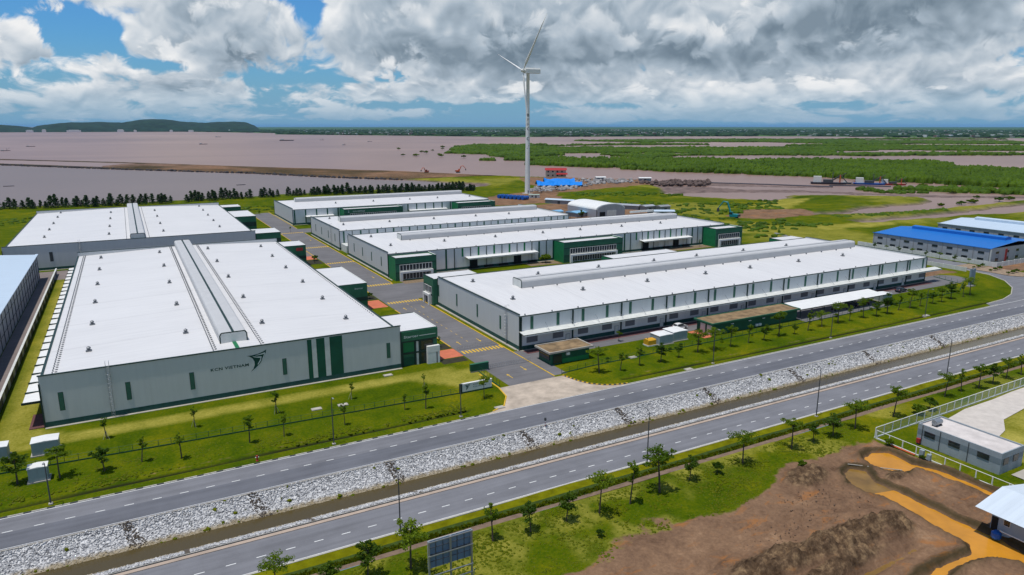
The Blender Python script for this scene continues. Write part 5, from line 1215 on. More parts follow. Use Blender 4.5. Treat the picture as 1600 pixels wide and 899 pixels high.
# ================================================================== TREES AND PLANTS
def leaf_cloud(mb_v, mb_f, centre, rad, n, size, rs, flat=0.6):
    c = np.array(centre)
    d = rs.normal(size=(n, 3)); d /= np.linalg.norm(d, axis=1)[:,None]; rr = rad*rs.rand(n)**0.45
    p = c+d*rr[:,None]*np.array([1, 1, flat])
    a = rs.normal(size=(n, 3)); a[:,2] *= 0.5; a /= np.linalg.norm(a, axis=1)[:,None]
    b = np.cross(a, rs.normal(size=(n, 3))); b /= np.linalg.norm(b, axis=1)[:,None]+1e-9
    s = size*rs.uniform(0.6, 1.3, n)[:,None]
    base = sum(len(v) for v in mb_v)
    V = np.stack([p-a*s, p-b*s*0.55, p+a*s, p+b*s*0.55], 1).reshape(-1, 3)
    mb_v.append(V); mb_f.append(np.arange(n*4).reshape(n, 4)+base)
def tree_meshes(seed, h, spread, kind):
    """tapered trunk with limbs, and a crown of leaves gathered round the limb ends"""
    rs = np.random.RandomState(seed); T = MB()
    lean = rs.uniform(-0.09, 0.09, 2)*h
    zt = h*(0.80 if kind != 'round' else 0.72); r0 = 0.020*h+0.015
    tp = [(0,0,-0.1),(lean[0]*0.3,lean[1]*0.3,h*0.3),(lean[0]*0.7,lean[1]*0.7,h*0.58),(lean[0],lean[1],zt)]
    T.tube(tp, [r0,r0*0.8,r0*0.6,r0*0.3], 6)
    Vs, Fs = [], []; ends = []
    nb = 9 if kind == 'umbrella' else 8
    for k in range(nb):
        a = 2*math.pi*k/nb+rs.uniform(-0.35, 0.35)
        if kind == 'umbrella': z0 = h*rs.uniform(0.55, 0.76); L = spread*rs.uniform(0.55, 1.0); dz = h*rs.uniform(0.06, 0.18)
        elif kind == 'sparse': z0 = h*rs.uniform(0.42, 0.74); L = spread*rs.uniform(0.4, 0.8); dz = h*rs.uniform(0.05, 0.2)
        else: z0 = h*rs.uniform(0.35, 0.68); L = spread*rs.uniform(0.5, 0.95); dz = h*rs.uniform(0.05, 0.2)
        t = z0/zt; b0 = (lean[0]*t, lean[1]*t, z0); e = (b0[0]+L*math.cos(a), b0[1]+L*math.sin(a), z0+dz)
        mid = ((b0[0]+e[0])/2, (b0[1]+e[1])/2, (b0[2]+e[2])/2+0.1)
        T.tube([b0, mid, e], [r0*0.4, r0*0.3, r0*0.12], 5); ends += [e, mid]
    ends.append((lean[0], lean[1], h*0.90))
    nl = {'umbrella': 58, 'sparse': 36, 'round': 62}[kind]; ls = {'umbrella': 0.155, 'sparse': 0.145, 'round': 0.165}[kind]
    for i, e in enumerate(ends):
        leaf_cloud(Vs, Fs, e, spread*rs.uniform(0.24, 0.42), int(nl*rs.uniform(0.7, 1.3)), ls, rs, 0.55 if kind == 'umbrella' else 0.75)
    tm = T.mesh('trunk', M['bark']); return tm, np.concatenate(Vs), np.concatenate(Fs)
KINDS = {}
def tree_kind(key, seed, h, spread, kind, lm):
    tm, V, F = tree_meshes(seed, h, spread, kind)
    KINDS[key] = (tm, npmesh('crown', V, F, M[lm]), h)
for i in range(4): tree_kind('u%d' % i, 100+i, 6.0, 1.65+0.28*(i % 3), 'umbrella', 'leaf')
for i in range(3): tree_kind('r%d' % i, 120+i, 4.4, 1.35, 'round', 'leaf_dark')
for i in range(3): tree_kind('s%d' % i, 140+i, 5.6, 1.0, 'sparse', 'leaf')
tree_kind('b0', 160, 1.8, 0.9, 'round', 'leaf_dark'); tree_kind('b1', 161, 1.5, 0.8, 'round', 'leaf')
rt_ = random.Random(5)
def tree(x, y, key, h, label, group, z=0.0, name='young_tree', cat='tree'):
    tm, cm, h0 = KINDS[key]; s = h/h0
    t = thing(name, label, cat, (x,y,z), rt_.uniform(0,6.28), group); s *= rt_.uniform(0.86,1.12); t.scale = (s*rt_.uniform(0.8,1.2), s*rt_.uniform(0.8,1.2), s); t.rotation_euler.x = rt_.uniform(-0.06,0.06); t.rotation_euler.y = rt_.uniform(-0.06,0.06)
    link('trunk', tm, t); link('crown', cm, t); return t
NE = [(90.7,124.3,6.3,'u0'),(95.7,123.0,5.0,'s0'),(101.9,123.7,5.6,'s1'),(107.8,123.1,4.6,'r0'),(113.9,123.6,3.6,'r1'),(120.7,124.4,5.8,'u1'),(125.7,124.0,5.4,'u2'),(131.4,123.9,6.6,'u3'),(137.9,124.1,5.2,'s2'),(143.2,123.8,4.6,'r2'),
      (150,124.7,6.8,'u0'),(155.1,123.9,3.2,'r1'),(160.9,124.3,5.6,'s1'),(167.5,124.9,4.6,'u2'),(175,125.4,6.8,'u1'),(179.7,125.1,5.4,'s0'),(186.4,125.4,5.8,'u3'),(191.7,125,4.9,'r0'),(197.3,125.3,6.0,'r2'),(203.9,126,4.8,'s2'),(209.1,125.8,6.2,'u0'),(214.2,125.7,5.6,'s1'),(220.9,125.7,4.5,'r1'),(225.9,125.8,5.6,'u1'),(233,126.9,5.4,'r0'),(243.9,127,5.8,'u2'),(239,126.4,4.8,'s0')]
NE.sort()
for i, (x, y, h, k) in enumerate(NE): tree(x, y, k, h, 'young tree on the lawn before the longest warehouse, %s from the gatehouse' % ordinal(i+1), 'trees in a row before the longest warehouse')
NW = sorted([(-20,125.9,5.4,'r0'),(-14.3,125.1,5.6,'u0'),(-8,124.4,4.3,'r1'),(-2.6,125,4.6,'s0'),(3.4,123.3,5.8,'s1'),(14.5,124.1,5.2,'s2'),(20.4,123.8,4.6,'s0'),(31.5,123.5,5.2,'s1'),(43.9,124.8,4.2,'s2'),(47.8,123.4,5.2,'s0'),(60.6,123,4.8,'u1')])
for i, (x, y, h, k) in enumerate(NW): tree(x, y, k, h, 'young verge tree before the KCN VIETNAM wall, %s from the left edge' % ordinal(i+1), 'verge trees west of the gate')
for i, (x, y, h, k) in enumerate(sorted([(-7.9,138.1,4.6,'s0'),(6.5,136.2,4.4,'s1'),(21.2,135.4,4.6,'s2'),(36.1,135.6,4.0,'s0'),(52,134.8,3.4,'s1')])):
    t = tree(x, y, k, h, 'thin staked sapling between the fence and the KCN VIETNAM wall, %s from the left' % ordinal(i+1), 'saplings behind the fence', name='sapling')
    for q in range(3):
        a = q*2.09; MB().tube([(0.75*math.cos(a),0.75*math.sin(a),0),(0.05*math.cos(a),0.05*math.sin(a),1.9)], 0.035, 4).build('stake', M['concrete'], t, True)
SS = sorted([(10.6,78.6,5.2,'u2'),(21.2,76.3,5.4,'r0'),(26.7,75.8,7.2,'u0'),(38.6,76.1,6.6,'s1'),(44.2,75.5,4.6,'r1'),(50.1,75.5,4.9,'r2'),(55.5,75,7.2,'u1'),(61.1,75,7.4,'s2'),(67.1,75.4,7.6,'u3'),(73.9,76.2,4.6,'r0'),(85.5,76.1,6.4,'u2'),(97.2,76,6.2,'u0'),(103.1,76.2,4.4,'r1'),(108.3,76.1,4.4,'r2'),(114.6,76.2,6.6,'u1'),(126.2,76.3,6.0,'u3'),(145.3,77.6,6.4,'u2'),(151.2,77.6,5.2,'s0'),(156.5,76.9,6.0,'u0'),(162,76.9,4.8,'r0'),(168.1,77.3,5.2,'u1'),(173.7,77,5.4,'s1'),(16.5,76.8,4.0,'r1')])
for i, (x, y, h, k) in enumerate(SS): tree(x, y, k, h, 'young tree beside the near road, %s of its row from the left' % ordinal(i+1), 'trees along the near road')
for i, (x, y, h, k) in enumerate([(79.3,75.7,2.0,'b0'),(135.7,75,2.6,'b0'),(131.5,74.6,2.2,'b1'),(93,70.5,1.2,'b1'),(52,70,1.2,'b0'),(31,76.5,2.0,'b0'),(113.2,68.6,1.4,'b1'),(113.0,62.5,1.1,'b0')]):
    tree(x, y, k, h, ['dark round bush on the lawn between two roadside trees','dark bush close to the wire fence beside the near road','lighter bush left of the dark one at the wire fence','small weed bush on the edge of the dirt plot','dark weed clump near the billboard','dark shrub behind the billboard','pale bush at the corner of the white pipe fence','low dark bush under the white pipe fence'][i], 'bushes south of the near road', name='bush', cat='bush')
for i in range(26):
    x = 97+i*5.9+rt_.uniform(-1.5,1.5); y = 128.2+rt_.uniform(-1.0,1.6)+0.016*(x-97)
    tree(x, y, 'b1' if i % 3 else 'b0', rt_.uniform(0.7,1.5), 'low shrub by the lawn fence before the longest warehouse, %s from the gatehouse' % ordinal(i+1), 'shrubs along the lawn fence', name='shrub', cat='shrub')
# bits of green inside the estate
for i, (x, y, h, k, lab) in enumerate([(66,159.5,3.0,'s0','slim shrub in the bed behind the Starter office'),(65,219,4.2,'s1','thin tree on the coral paving beside the second office'),(66.2,218,2.0,'b0','dark shrub in the bed beside the second office'),(65,289,3.5,'s2','thin tree in the bed at the third office'),(66.5,294,2.2,'b0','shrub by the third office crossing'),(149,244,3.8,'b1','palm-like shrub left of the middle green office block'),(233,243,4.0,'s0','thin tree left of the right-hand green office block'),(109,141.2,3.4,'u0','small round tree on the yard strip before the white warehouse'),
     (262,160,2.6,'b1','bush at the east end of the longest warehouse'),(258,164,3.0,'b0','dark bush behind the east end of the longest warehouse'),(240,352,5.5,'r0','dark conical tree between the arched shed and the ridge vent'),(74.5,383,3.6,'s1','thin tree by the far crossing'),(73,470,3.0,'r0','bush at the far end of the estate street')]):
    tree(x, y, k, h, lab, 'planting inside the estate', name='shrub', cat='shrub')
for i in range(9):
    tree(291+ (i % 3)*3, 139+(i//3)*6.2, 'b1' if i % 2 else 'b0', 1.2+0.2*(i % 3), ['nearest','middle','far'][i//3]+' row of the white-kerbed island, '+['left','centre','right'][i % 3]+' small shrub', 'island shrubs', name='shrub', cat='shrub')
for i in range(8): tree(299.3, 158+i*6.0, 'r2' if i % 2 else 'u1', 3.0+0.3*(i % 3), 'pale street tree along the blue factory wall, %s from the corner' % ordinal(i+1), 'trees along the factory wall')

def casuarina(seed):
    rs = np.random.RandomState(seed); h = 7.4; T = MB().tube([(0,0,-0.2),(0,0,h*0.5),(rs.uniform(-.2,.2),rs.uniform(-.2,.2),h*0.96)], [0.12,0.09,0.02], 5)
    Vs, Fs = [], []
    for k in range(15):
        z = h*(0.14+0.84*k/14); r = 2.1*(1-k/15.5)**0.75*rs.uniform(0.7,1.15)+0.15
        for q in range(3):
            a = rs.rand()*6.28; leaf_cloud(Vs, Fs, (0.55*r*math.cos(a),0.55*r*math.sin(a),z), r*0.62, 12, 0.42, rs, 0.8)
    return T.mesh('trunk', M['bark']), npmesh('crown', np.concatenate(Vs), np.concatenate(Fs), M['needle'])
CAS = [casuarina(200+i) for i in range(4)]
row = [(-120,585),(-76,584),(-54,580),(-31,574),(-8,568),(12,571),(42,575),(65,582),(98,582),(152,583),(189,572),(216,568),(243,560),(268,554)]
pos = []; acc = 0
L = [0]
for a, b in zip(row, row[1:]): L.append(L[-1]+math.dist(a, b))
s = 0.0
while s < L[-1]:
    i = max(j for j in range(len(L)) if L[j] <= s); i = min(i, len(row)-2); t = (s-L[i])/(L[i+1]-L[i]); p = Vector(row[i]).lerp(Vector(row[i+1]), t); pos.append((p.x, p.y))
    dense = p.x > 135
    s += rt_.uniform(1.8, 2.6) if dense else rt_.uniform(2.6, 3.9)
pos = [p for p in pos if not (30 < p[0] < 36 or 108 < p[0] < 113 or 88 < p[0] < 91)]
for i, (x, y) in enumerate(pos):
    tm, cm = CAS[i % 4]; sc = rt_.uniform(0.70, 1.15)
    t = thing('casuarina_tree', 'dark feathery casuarina in the seaside row, %s from the left end' % ordinal(i+1), 'tree', (x+rt_.uniform(-1,1), y+rt_.uniform(-2,2), 0), rt_.uniform(0,6.28), 'casuarina row along the shore'); t.scale = (sc*1.35, sc*1.35, sc*rt_.uniform(0.85,1.15))
    link('trunk', tm, t); link('crown', cm, t)
# loose mangroves in the water
MG = [(607,1700,'l'),(640,1560,'l'),(585,1490,'l'),(560,1400,'l'),(668,1480,'l'),(700,1640,'l'),(530,1250,'l'),(545,1180,'l'),(560,1330,'l'),(620,1420,'l'),(760,1780,'l'),(480,1320,'l'),(495,1290,'l'),
      (650,420,'r'),(668,405,'r'),(690,372,'r'),(705,350,'r'),(672,352,'r'),(655,338,'r'),(640,318,'r'),(625,352,'r'),(600,318,'r'),(560,300,'r'),(590,296,'r'),(520,300,'r'),(540,296,'r'),(612,300,'r'),(700,320,'r')]
nl = nr = 0
for (x, y, s_) in MG:
    if s_ == 'l': nl += 1; lab = 'lone mangrove standing in the pink water, %s nearest the left edge of the belt' % ordinal(nl)
    else: nr += 1; lab = 'small mangrove on the mudflat below the belt, %s counting rightward from the dredgers' % ordinal(nr)
    tree(x, y, 'b%d' % ((nl+nr) % 2), rt_.uniform(5,7.5) if s_ == 'l' else rt_.uniform(3.2,5), lab, 'scattered mangroves', SEA_Z-1.0, 'mangrove_tree').scale.xy *= 1.5

# weeds and tall grass: nobody could count them
def tufts(name, pts, hs, mat_, seed, label):
    rs = np.random.RandomState(seed); n = len(pts); a = rs.rand(n)*6.28; w = hs*rs.uniform(0.5,1.1,n)
    P = np.asarray(pts); dx_, dy_ = np.cos(a)*w, np.sin(a)*w; V = []; 
    V = np.stack([P+np.c_[-dx_,-dy_,0*w], P+np.c_[dx_,dy_,0*w], P+np.c_[dx_*0.5+rs.normal(0,.3,n)*hs, dy_*0.5+rs.normal(0,.3,n)*hs, hs], P+np.c_[-dx_*0.7+rs.normal(0,.3,n)*hs, -dy_*0.7+rs.normal(0,.3,n)*hs, hs*0.8]], 1).reshape(-1,3)
    o = link(name, npmesh(name, V, np.arange(n*4).reshape(n,4), mat_)); o['kind'] = 'stuff'; return tag(o, label, 'weeds')
rs = np.random.RandomState(301)
def clumps(name, px_, py_, r0, r1, h0, h1, seed, label):
    r = np.random.RandomState(seed); k = len(px_); v = vnoise(px_, py_, 0.25, seed)
    o = domes(name, np.c_[px_, py_, np.full(k, -0.06)], r.uniform(r0, r1, k), (h0+(h1-h0)*v)*r.uniform(0.6, 1.4, k), M['weed'], seed+1, 6); tag(o, label, 'weeds')
n = 17000; px_ = rs.uniform(-10,114,n); py_ = rs.uniform(62,79,n)
keep = (rs.rand(n) < (vnoise(px_, py_, 0.14, 302)-0.25)*2) & (sdf(DIRT, px_, py_)+(vnoise(px_,py_,0.25,31)-0.5)*3.2 < 0.2)
clumps('lawn_weeds', px_[keep], py_[keep], 0.07, 0.26, 0.04, 0.22, 304, 'uneven weeds and tall grass between the near road and the dirt')
n = 6000; px_ = rs.uniform(-45,55,n); py_ = rs.uniform(119.2,128,n); keep = rs.rand(n) < (vnoise(px_, py_, 0.12, 305)-0.3)*2
clumps('verge_weeds', px_[keep], py_[keep], 0.10, 0.34, 0.03, 0.13, 306, 'rough grass along the verge west of the gate')
n = 7000; px_ = rs.uniform(-60,200,n); py_ = 81.6+rs.normal(0,0.35,n)
tufts('ditch_weeds', np.c_[px_, py_, np.full(len(px_), -0.5)], rs.uniform(0.2,0.5,len(px_)), M['weed'], 307, 'rank grass filling the dip beside the near road')
n = 260; px_ = rs.uniform(-40,220,n); t_ = np.where(rs.rand(n) < 0.6, rs.uniform(0.80,0.97,n), rs.uniform(0,0.9,n)); keep = vnoise(px_, t_*10, 0.12, 309) > 0.45
o = domes('bank_weeds', np.c_[px_[keep], 105.35-3.75*t_[keep], -0.05-2.8*t_[keep]], rs.uniform(0.12,0.42,keep.sum()), rs.uniform(0.1,0.4,keep.sum()), M['weed'], 308, 6); tag(o, 'weeds rooted among the riprap stones above the canal', 'weeds')
# scrub on the field to the north-east
p = scatter([(262,215),(300,250),(380,268),(470,262),(520,300),(400,300),(390,330),(430,375),(400,420),(395,460),(330,500),(300,430),(300,330),(262,320)], 900, 310, 0.47, 0.02, 10)
o = domes('field_scrub', np.c_[p, np.full(len(p), -0.1)], np.random.RandomState(311).uniform(0.8,2.6,len(p)), np.random.RandomState(312).uniform(0.5,1.8,len(p)), M['mangrove'], 313); tag(o, 'low green scrub over the field beyond the warehouses', 'scrub')
p = scatter([(-120,480),(230,480),(262,540),(230,565),(-120,570)], 700, 320, 0.45, 0.02, 10)
o = domes('field_scrub', np.c_[p, np.full(len(p), -0.1)], np.random.RandomState(321).uniform(0.7,1.8,len(p)), np.random.RandomState(322).uniform(0.4,1.1,len(p)), M['mangrove'], 323); tag(o, 'low scrub between the far warehouse and the casuarina row', 'scrub')

# ================================================================== STREET FURNITURE
def lamp(x, y, h, face, label):
    t = thing('street_lamp', label, 'street lamp', (x,y,0), 0, 'street lamps along the two roads')
    m = MB(); m.tube([(0,0,0.3),(0,0,h*0.6),(0,0,h-0.4)], [0.11,0.085,0.06], 8); m.tube([(0,0,h-0.4),(0,0.4*face,h-0.06),(0,1.5*face,h+0.12)], [0.055,0.05,0.04], 6); m.build('pole', M['darkgrey'], t, True)
    MB().box(-0.11,0.11,1.3*face-0.25,1.3*face+0.35,h+0.06,h+0.15).build('lamp_head', M['grey'], t, True); MB().box(-0.28,0.28,-0.28,0.28,-0.05,0.2).build('footing', M['concrete'], t, True)
for i, (x, y, h) in enumerate([(-14.9,116.3,7.0),(27.5,116.2,9.0),(52.3,116.4,7.0),(118,116.3,8.6),(160.4,116.6,8.6),(203,117.2,8.6)]): lamp(x, y, h, -1, 'slim street lamp on the warehouse side of the far road, %s from the left' % ordinal(i+1))
for i, (x, y, h) in enumerate([(28.1,83.5,9.6),(71.0,83.2,9.9),(112.9,83.4,10.2),(155.8,83.4,9.6),(198,83.4,9.6)]): lamp(x, y, h, 1, 'grey street lamp on the grass side of the near road, %s from the left' % ordinal(i+1))
# fences
def low_fence(label, pts, step, h, mp, mr):
    L0 = pts[0]; t = thing('fence', label, 'fence', (*L0, 0))
    for a, b in zip(pts, pts[1:]):
        n = max(1, round(math.dist(a, b)/step)); A, B_ = Vector((*a,0)), Vector((*b,0))
        for k in range(n+(b == pts[-1])):
            p = A.lerp(B_, k/n); MB().tube([(p.x,p.y,0),(p.x,p.y,h)], 0.045, 5).build('post', mp, t)
            if k < n:
                q = A.lerp(B_, (k+1)/n); d = (q-p).normalized(); nrm = Vector((-d.y, d.x, 0))*0.04; pan = MB()
                for z0, z1 in ((0.05,0.24),):
                    pan.add([(*(p+d*0.06-nrm).xy,z0),(*(q-d*0.06-nrm).xy,z0),(*(q-d*0.06-nrm).xy,z1),(*(p+d*0.06-nrm).xy,z1),(*(p+d*0.06+nrm).xy,z0),(*(q-d*0.06+nrm).xy,z0),(*(q-d*0.06+nrm).xy,z1),(*(p+d*0.06+nrm).xy,z1)], [(0,1,2,3),(5,4,7,6),(3,2,6,7),(0,4,5,1)])
                pan.build('kick_board', mr, t)
                MB().tube([(p.x,p.y,h-0.08),(q.x,q.y,h-0.08)], 0.022, 4).build('rail', mp, t); MB().tube([(p.x,p.y,h*0.55),(q.x,q.y,h*0.55)], 0.018, 4).build('rail', mp, t)
    return t
low_fence('thin dark green fence along the verge before the KCN VIETNAM wall', [(-24,131.2),(2.2,129.9),(57.2,127.6)], 2.05, 1.35, M['green'], M['green'])
low_fence('thin green fence across the lawn before the longest warehouse', [(82.6,127.6),(92,128.6),(246,131.5),(258,137),(262,150)], 2.6, 1.3, M['green'], M['green_mid'])
low_fence('green railing beside the gate mouth', [(66.4,127.2),(66.6,139.5)], 1.5, 1.5, M['green'], M['green_mid'])
def mesh_fence(label, pts, step, h):
    t = thing('fence', label, 'fence', (*pts[0], 0))
    for a, b in zip(pts, pts[1:]):
        n = max(1, round(math.dist(a, b)/step)); A, B_ = Vector((*a,0)), Vector((*b,0))
        for k in range(n+(b == pts[-1])):
            p = A.lerp(B_, k/n); MB().box(p.x-0.07,p.x+0.07,p.y-0.07,p.y+0.07,-0.2,h).build('post', M['white'], t)
            if k < n:
                q = A.lerp(B_, (k+1)/n); d = (q-p).normalized(); pan = MB(); m_ = int((q-p).length/0.17)
                for j in range(1, m_):
                    w = p+d*(j*(q-p).length/m_); pan.tube([(w.x,w.y,0.25),(w.x,w.y,h-0.05)], 0.014, 3, False)
                for z_ in (0.3,0.9,1.5): pan.tube([(p.x,p.y,z_),(q.x,q.y,z_)], 0.016, 3, False)
                pan.build('wire_panel', M['mesh_green'], t); MB().tube([(p.x,p.y,h),(q.x,q.y,h)], 0.06, 5).build('top_rail', M['white'], t); MB().box(min(p.x,q.x)-0.1,max(p.x,q.x)+0.1,min(p.y,q.y)-0.1,max(p.y,q.y)+0.1,-0.3,0.2).build('footing', M['offwhite'], t)
    return t
mesh_fence('white post fence with pale green wire running beside the near road', [(114.2,71.9),(190,73.4)], 2.5, 2.0)
t = thing('fence', 'open white pipe fence between the dirt plot and the blue-grey building', 'fence', (114.1,71.5,0))
for k in range(13):
    y = 71.6-k*2.45; MB().box(114.03,114.17,y-0.07,y+0.07,-0.2,1.6).build('post', M['white'], t)
    if k < 12: MB().tube([(114.1,y,1.6),(114.1,y-2.45,1.6)], 0.055, 5).build('top_rail', M['white'], t); MB().box(114.0,114.2,y-2.38,y-0.07,-0.2,0.18).build('footing', M['offwhite'], t)
cbx = thing('meter_boxes', 'pair of grey meter cabinets against the white pipe fence', 'cabinet', (113.6,62.4,0))
Bx('cabinet', M['cabinet'], cbx, 113.3,113.8,62.6,63.3,0.3,1.6); Bx('cabinet', M['cabinet'], cbx, 113.3,113.8,61.4,62.0,0.3,1.3); Bx('stand', M['darkgrey'], cbx, 113.4,113.7,61.5,63.2,-0.2,0.3)
dpp = thing('drain_pipe', 'orange plastic pipe lying along the foot of the white pipe fence', 'pipe', (113.4,66.5,0.2)); MB().tube([(113.5,68.3,0.22),(113.45,64.0,0.22)], 0.16, 8).build('pipe', M['orange'], dpp)
bww = thing('boundary_wall', 'dark panel wall with a white coping between the brown lane and the grass strip', 'wall', (-26.6,220,0))
for k in range(46):
    y = 120+k*4.2; Bx('panel', M['wall_bluegrey'] if k % 2 else M['darkgrey'], bww, -26.68,-26.52,y+0.1,y+4.1,0,2.1); Bx('pier', M['darkgrey'], bww, -26.74,-26.46,y-0.1,y+0.1,0,2.15)
Bx('coping', M['offwhite'], bww, -26.85,-26.35,120,313.2,2.16,2.30)
fw_ = thing('boundary_wall', 'white panel wall in front of the blue roofed factory', 'wall', (302,180,0))
for k in range(14):
    y = 149+k*4.4; Bx('panel', M['offwhite'], fw_, 301.9,302.1,y+0.12,y+4.28,0,1.9); Bx('pier', M['white'], fw_, 301.8,302.2,y-0.12,y+0.12,0,2.0)
for k in range(14):
    x = 302.2+k*4.4; Bx('panel', M['offwhite'], fw_, x+0.12,x+4.28,148.9,149.1,0,1.9); Bx('pier', M['white'], fw_, x-0.1,x+0.1,148.8,149.2,0,2.0)
ew = thing('boundary_wall', 'low white wall curving off behind the east end of the longest warehouse', 'wall', (280,158,0))
for k in range(11): Bx('panel', M['offwhite'], ew, 282.8,283.0,150+k*4.4+0.1,154.3+k*4.4,0,1.6); Bx('pier', M['white'], ew, 282.7,283.1,150+k*4.4-0.1,150+k*4.4+0.1,0,1.7)
# gates
def slide_gate(label, x0, x1, y):
    t = thing('sliding_gate', label, 'gate', ((x0+x1)/2, y, 0)); n = 24
    for k in range(n+1):
        x = x0+(x1-x0)*k/n; MB().tube([(x,y,0.06),(x,y,1.15)], 0.035, 4).build('upright', M['steel'], t)
    for z in (0.18,0.62,1.1): MB().tube([(x0,y,z),(x1,y,z)], 0.03, 4).build('rail', M['steel'], t)
slide_gate('extended steel sliding gate behind the striped crossing near the Starter office', 68.8, 79.8, 154.4)
slide_gate('dark steel sliding gate across the estate entrance by the gatehouse', 69.5, 80.6, 138.4)
sg = thing('entrance_sign', 'low white entrance sign with a green emblem at the gate mouth', 'sign', (61,127.4,0))
Bx('board', M['signwhite'], sg, 57.6,64.6,127.3,127.75,0.35,2.05); Bx('end_pier', M['trim'], sg, 57.1,57.597,127.25,127.8,0,2.1); Bx('base', M['green'], sg, 57.5,64.7,127.4,127.65,0,0.349); Bx('cap', M['white'], sg, 57.55,64.65,127.25,127.8,2.051,2.13)
bird_logo(sg, 58.1, 127.285, 1.75, 0.36, 0.34, M['logo'], M['signwhite'])
lettering(sg, 'KCN VIETNAM', 60.2, 127.285, 1.45, 3.6, 0.30, M['logo']); lettering(sg, 'KCN VIETNAM', 60.2, 127.285, 1.0, 3.0, 0.2, M['logo'])
gs = thing('sign_block', 'dark green sign block on the grass behind the entrance sign', 'sign', (67,138.2,0))
Bx('panel', M['green'], gs, 64.6,69.2,137.9,138.5,0.3,1.9); Bx('cap', M['green_mid'], gs, 64.55,69.25,137.85,138.55,1.901,2.0); Bx('base', M['concrete'], gs, 64.8,69,137.95,138.45,0,0.299)
# billboard seen from behind
bb = thing('billboard', 'blue-grey back of a large roadside billboard on steel posts', 'billboard', (29.8,70,0))
X0,X1,YB,Z0,Z1 = 26.9,32.5,70.0,3.35,7.0
for k in range(6):
    for j in range(4):
        a, b = X0+(X1-X0)*k/6, X0+(X1-X0)*(k+1)/6; c, d_ = Z0+(Z1-Z0)*j/4, Z0+(Z1-Z0)*(j+1)/4
        Bx('back_panel', M['back_blue'], bb, a+0.03,b-0.03,YB,YB+0.05,c+0.03,d_-0.03)
for k in range(1,6): Bx('mullion', M['darkgrey'], bb, X0+(X1-X0)*k/6-0.03,X0+(X1-X0)*k/6+0.03,YB-0.06,YB+0.04,Z0,Z1)
for j in range(1,4): Bx('rail', M['darkgrey'], bb, X0,X1,YB-0.05,YB+0.03,Z0+(Z1-Z0)*j/4-0.03,Z0+(Z1-Z0)*j/4+0.03)
Bx('face', M['signwhite'], bb, X0-0.05,X1+0.05,YB+0.06,YB+0.12,Z0-0.05,Z1+0.05)
for x in (X0,(X0+X1)/2,X1): Bx('post', M['steel'], bb, x-0.10,x+0.10,YB-0.28,YB-0.07,0,Z1+0.1)
for z in (Z1+0.02,(Z0+Z1)/2,2.5,1.4): Bx('cross_beam', M['steel'], bb, X0-0.12,X1+0.12,YB-0.40,YB-0.281,z-0.06,z+0.06)
MB().tube([(X1,YB-0.45,0.2),(X1-0.2,YB-1.4,2.5)], 0.05, 5).build('brace', M['steel'], bb)
# electric cabinets and generator
def cabinet(label, x0, x1, y0, y1, h, name='transformer_cabinet', body='cabinet', top='white', z0=0.18):
    t = thing(name, label, 'cabinet', ((x0+x1)/2,(y0+y1)/2,0)); Bx('plinth', M['concrete'], t, x0-0.25,x1+0.25,y0-0.25,y1+0.25,0,z0); Bx('body', M[body], t, x0,x1,y0,y1,z0,h)
    MB().xz([(x0-0.1,h),(x1+0.1,h),(x1+0.1,h+0.08),((x0+x1)/2,h+0.2),(x0-0.1,h+0.08)][::-1], y0-0.1, y1+0.1).build('roof', M[top], t)
    n = max(2, int((x1-x0)/1.2))
    for k in range(n): Bx('door', M[body], t, x0+(x1-x0)*k/n+0.05,x0+(x1-x0)*(k+1)/n-0.05,y0-0.03,y0-0.002,z0+0.1,h-0.12)
    return t
cabinet('pale grey transformer cabinet on the lawn nearest the yellow generator', 115.9,120.4,133.2,136.9,2.5); cabinet('second pale grey transformer cabinet, right beside the first on the lawn', 121.2,126.0,134.0,138.2,2.5)
cabinet('grey transformer cabinet with a white top near the corner of the KCN VIETNAM wall', -18.9,-15.0,135.8,138.6,2.4); cabinet('grey cabinet with a white top among the verge trees', -18.4,-15.8,125.1,127.0,2.4); cabinet('grey cabinet cut off by the left edge', -25.5,-22.4,137,139.4,2.3)
cabinet('white cabinet at the far end of the carport', 209,213.4,134.6,137.8,2.4)
gn = thing('generator', 'yellow generator unit beside the grey transformer cabinets', 'generator', (114.2,134.9,0)); MB().yz([(133.9,0.3),(135.9,0.3),(135.9,1.5),(135.6,1.75),(134.2,1.75),(133.9,1.5)], 112.9, 115.4).build('housing', M['genyellow'], gn); Bx('skid', M['offwhite'], gn, 112.8,115.5,133.8,136,0,0.299); MB().tube([(113.4,134.9,1.7),(113.4,134.9,2.1)], 0.08, 6).build('exhaust', M['darkgrey'], gn)
py = thing('sign_pylon', 'tall blue-grey pylon of three panels near the corner road', 'pylon', (257.6,134.2,0))
for k in range(3): Bx('panel', mat('pylon_grey', (0.22,0.28,0.34), 0.5, var=0.1) if k == 0 else bpy.data.materials['pylon_grey'], py, 256.2+k*1.0,257.0+k*1.0,134.0,134.5,0.4,6.4-0.3*(k % 2))
Bx('base', M['concrete'], py, 255.9,259.3,133.6,134.9,0,0.4)
for k, (x, y, lab) in enumerate([(61,116.8,'small tan inspection cover on the verge left of the gate apron'),(110,115.9,'square tan inspection slab on the verge right of the gate apron'),(205,118,'tan slab bridging the ditch near the corner road'),(33.8,133.2,'pale inspection cover on the grass behind the fence'),(104,129,'round tan manhole on the lawn'),(28.6,133.6,'tan valve box on the grass behind the fence'),(47.5,145.5,'pale box at the foot of the striped wall')]):
    t = thing('inspection_cover', lab, 'cover', (x,y,0)); Bx('frame', M['concrete'], t, x-1.0,x+1.0,y-0.6,y+0.6,-0.3,0.17); Bx('lid', kerb_pale, t, x-0.7,x+0.7,y-0.4,y+0.4,0.171,0.2)
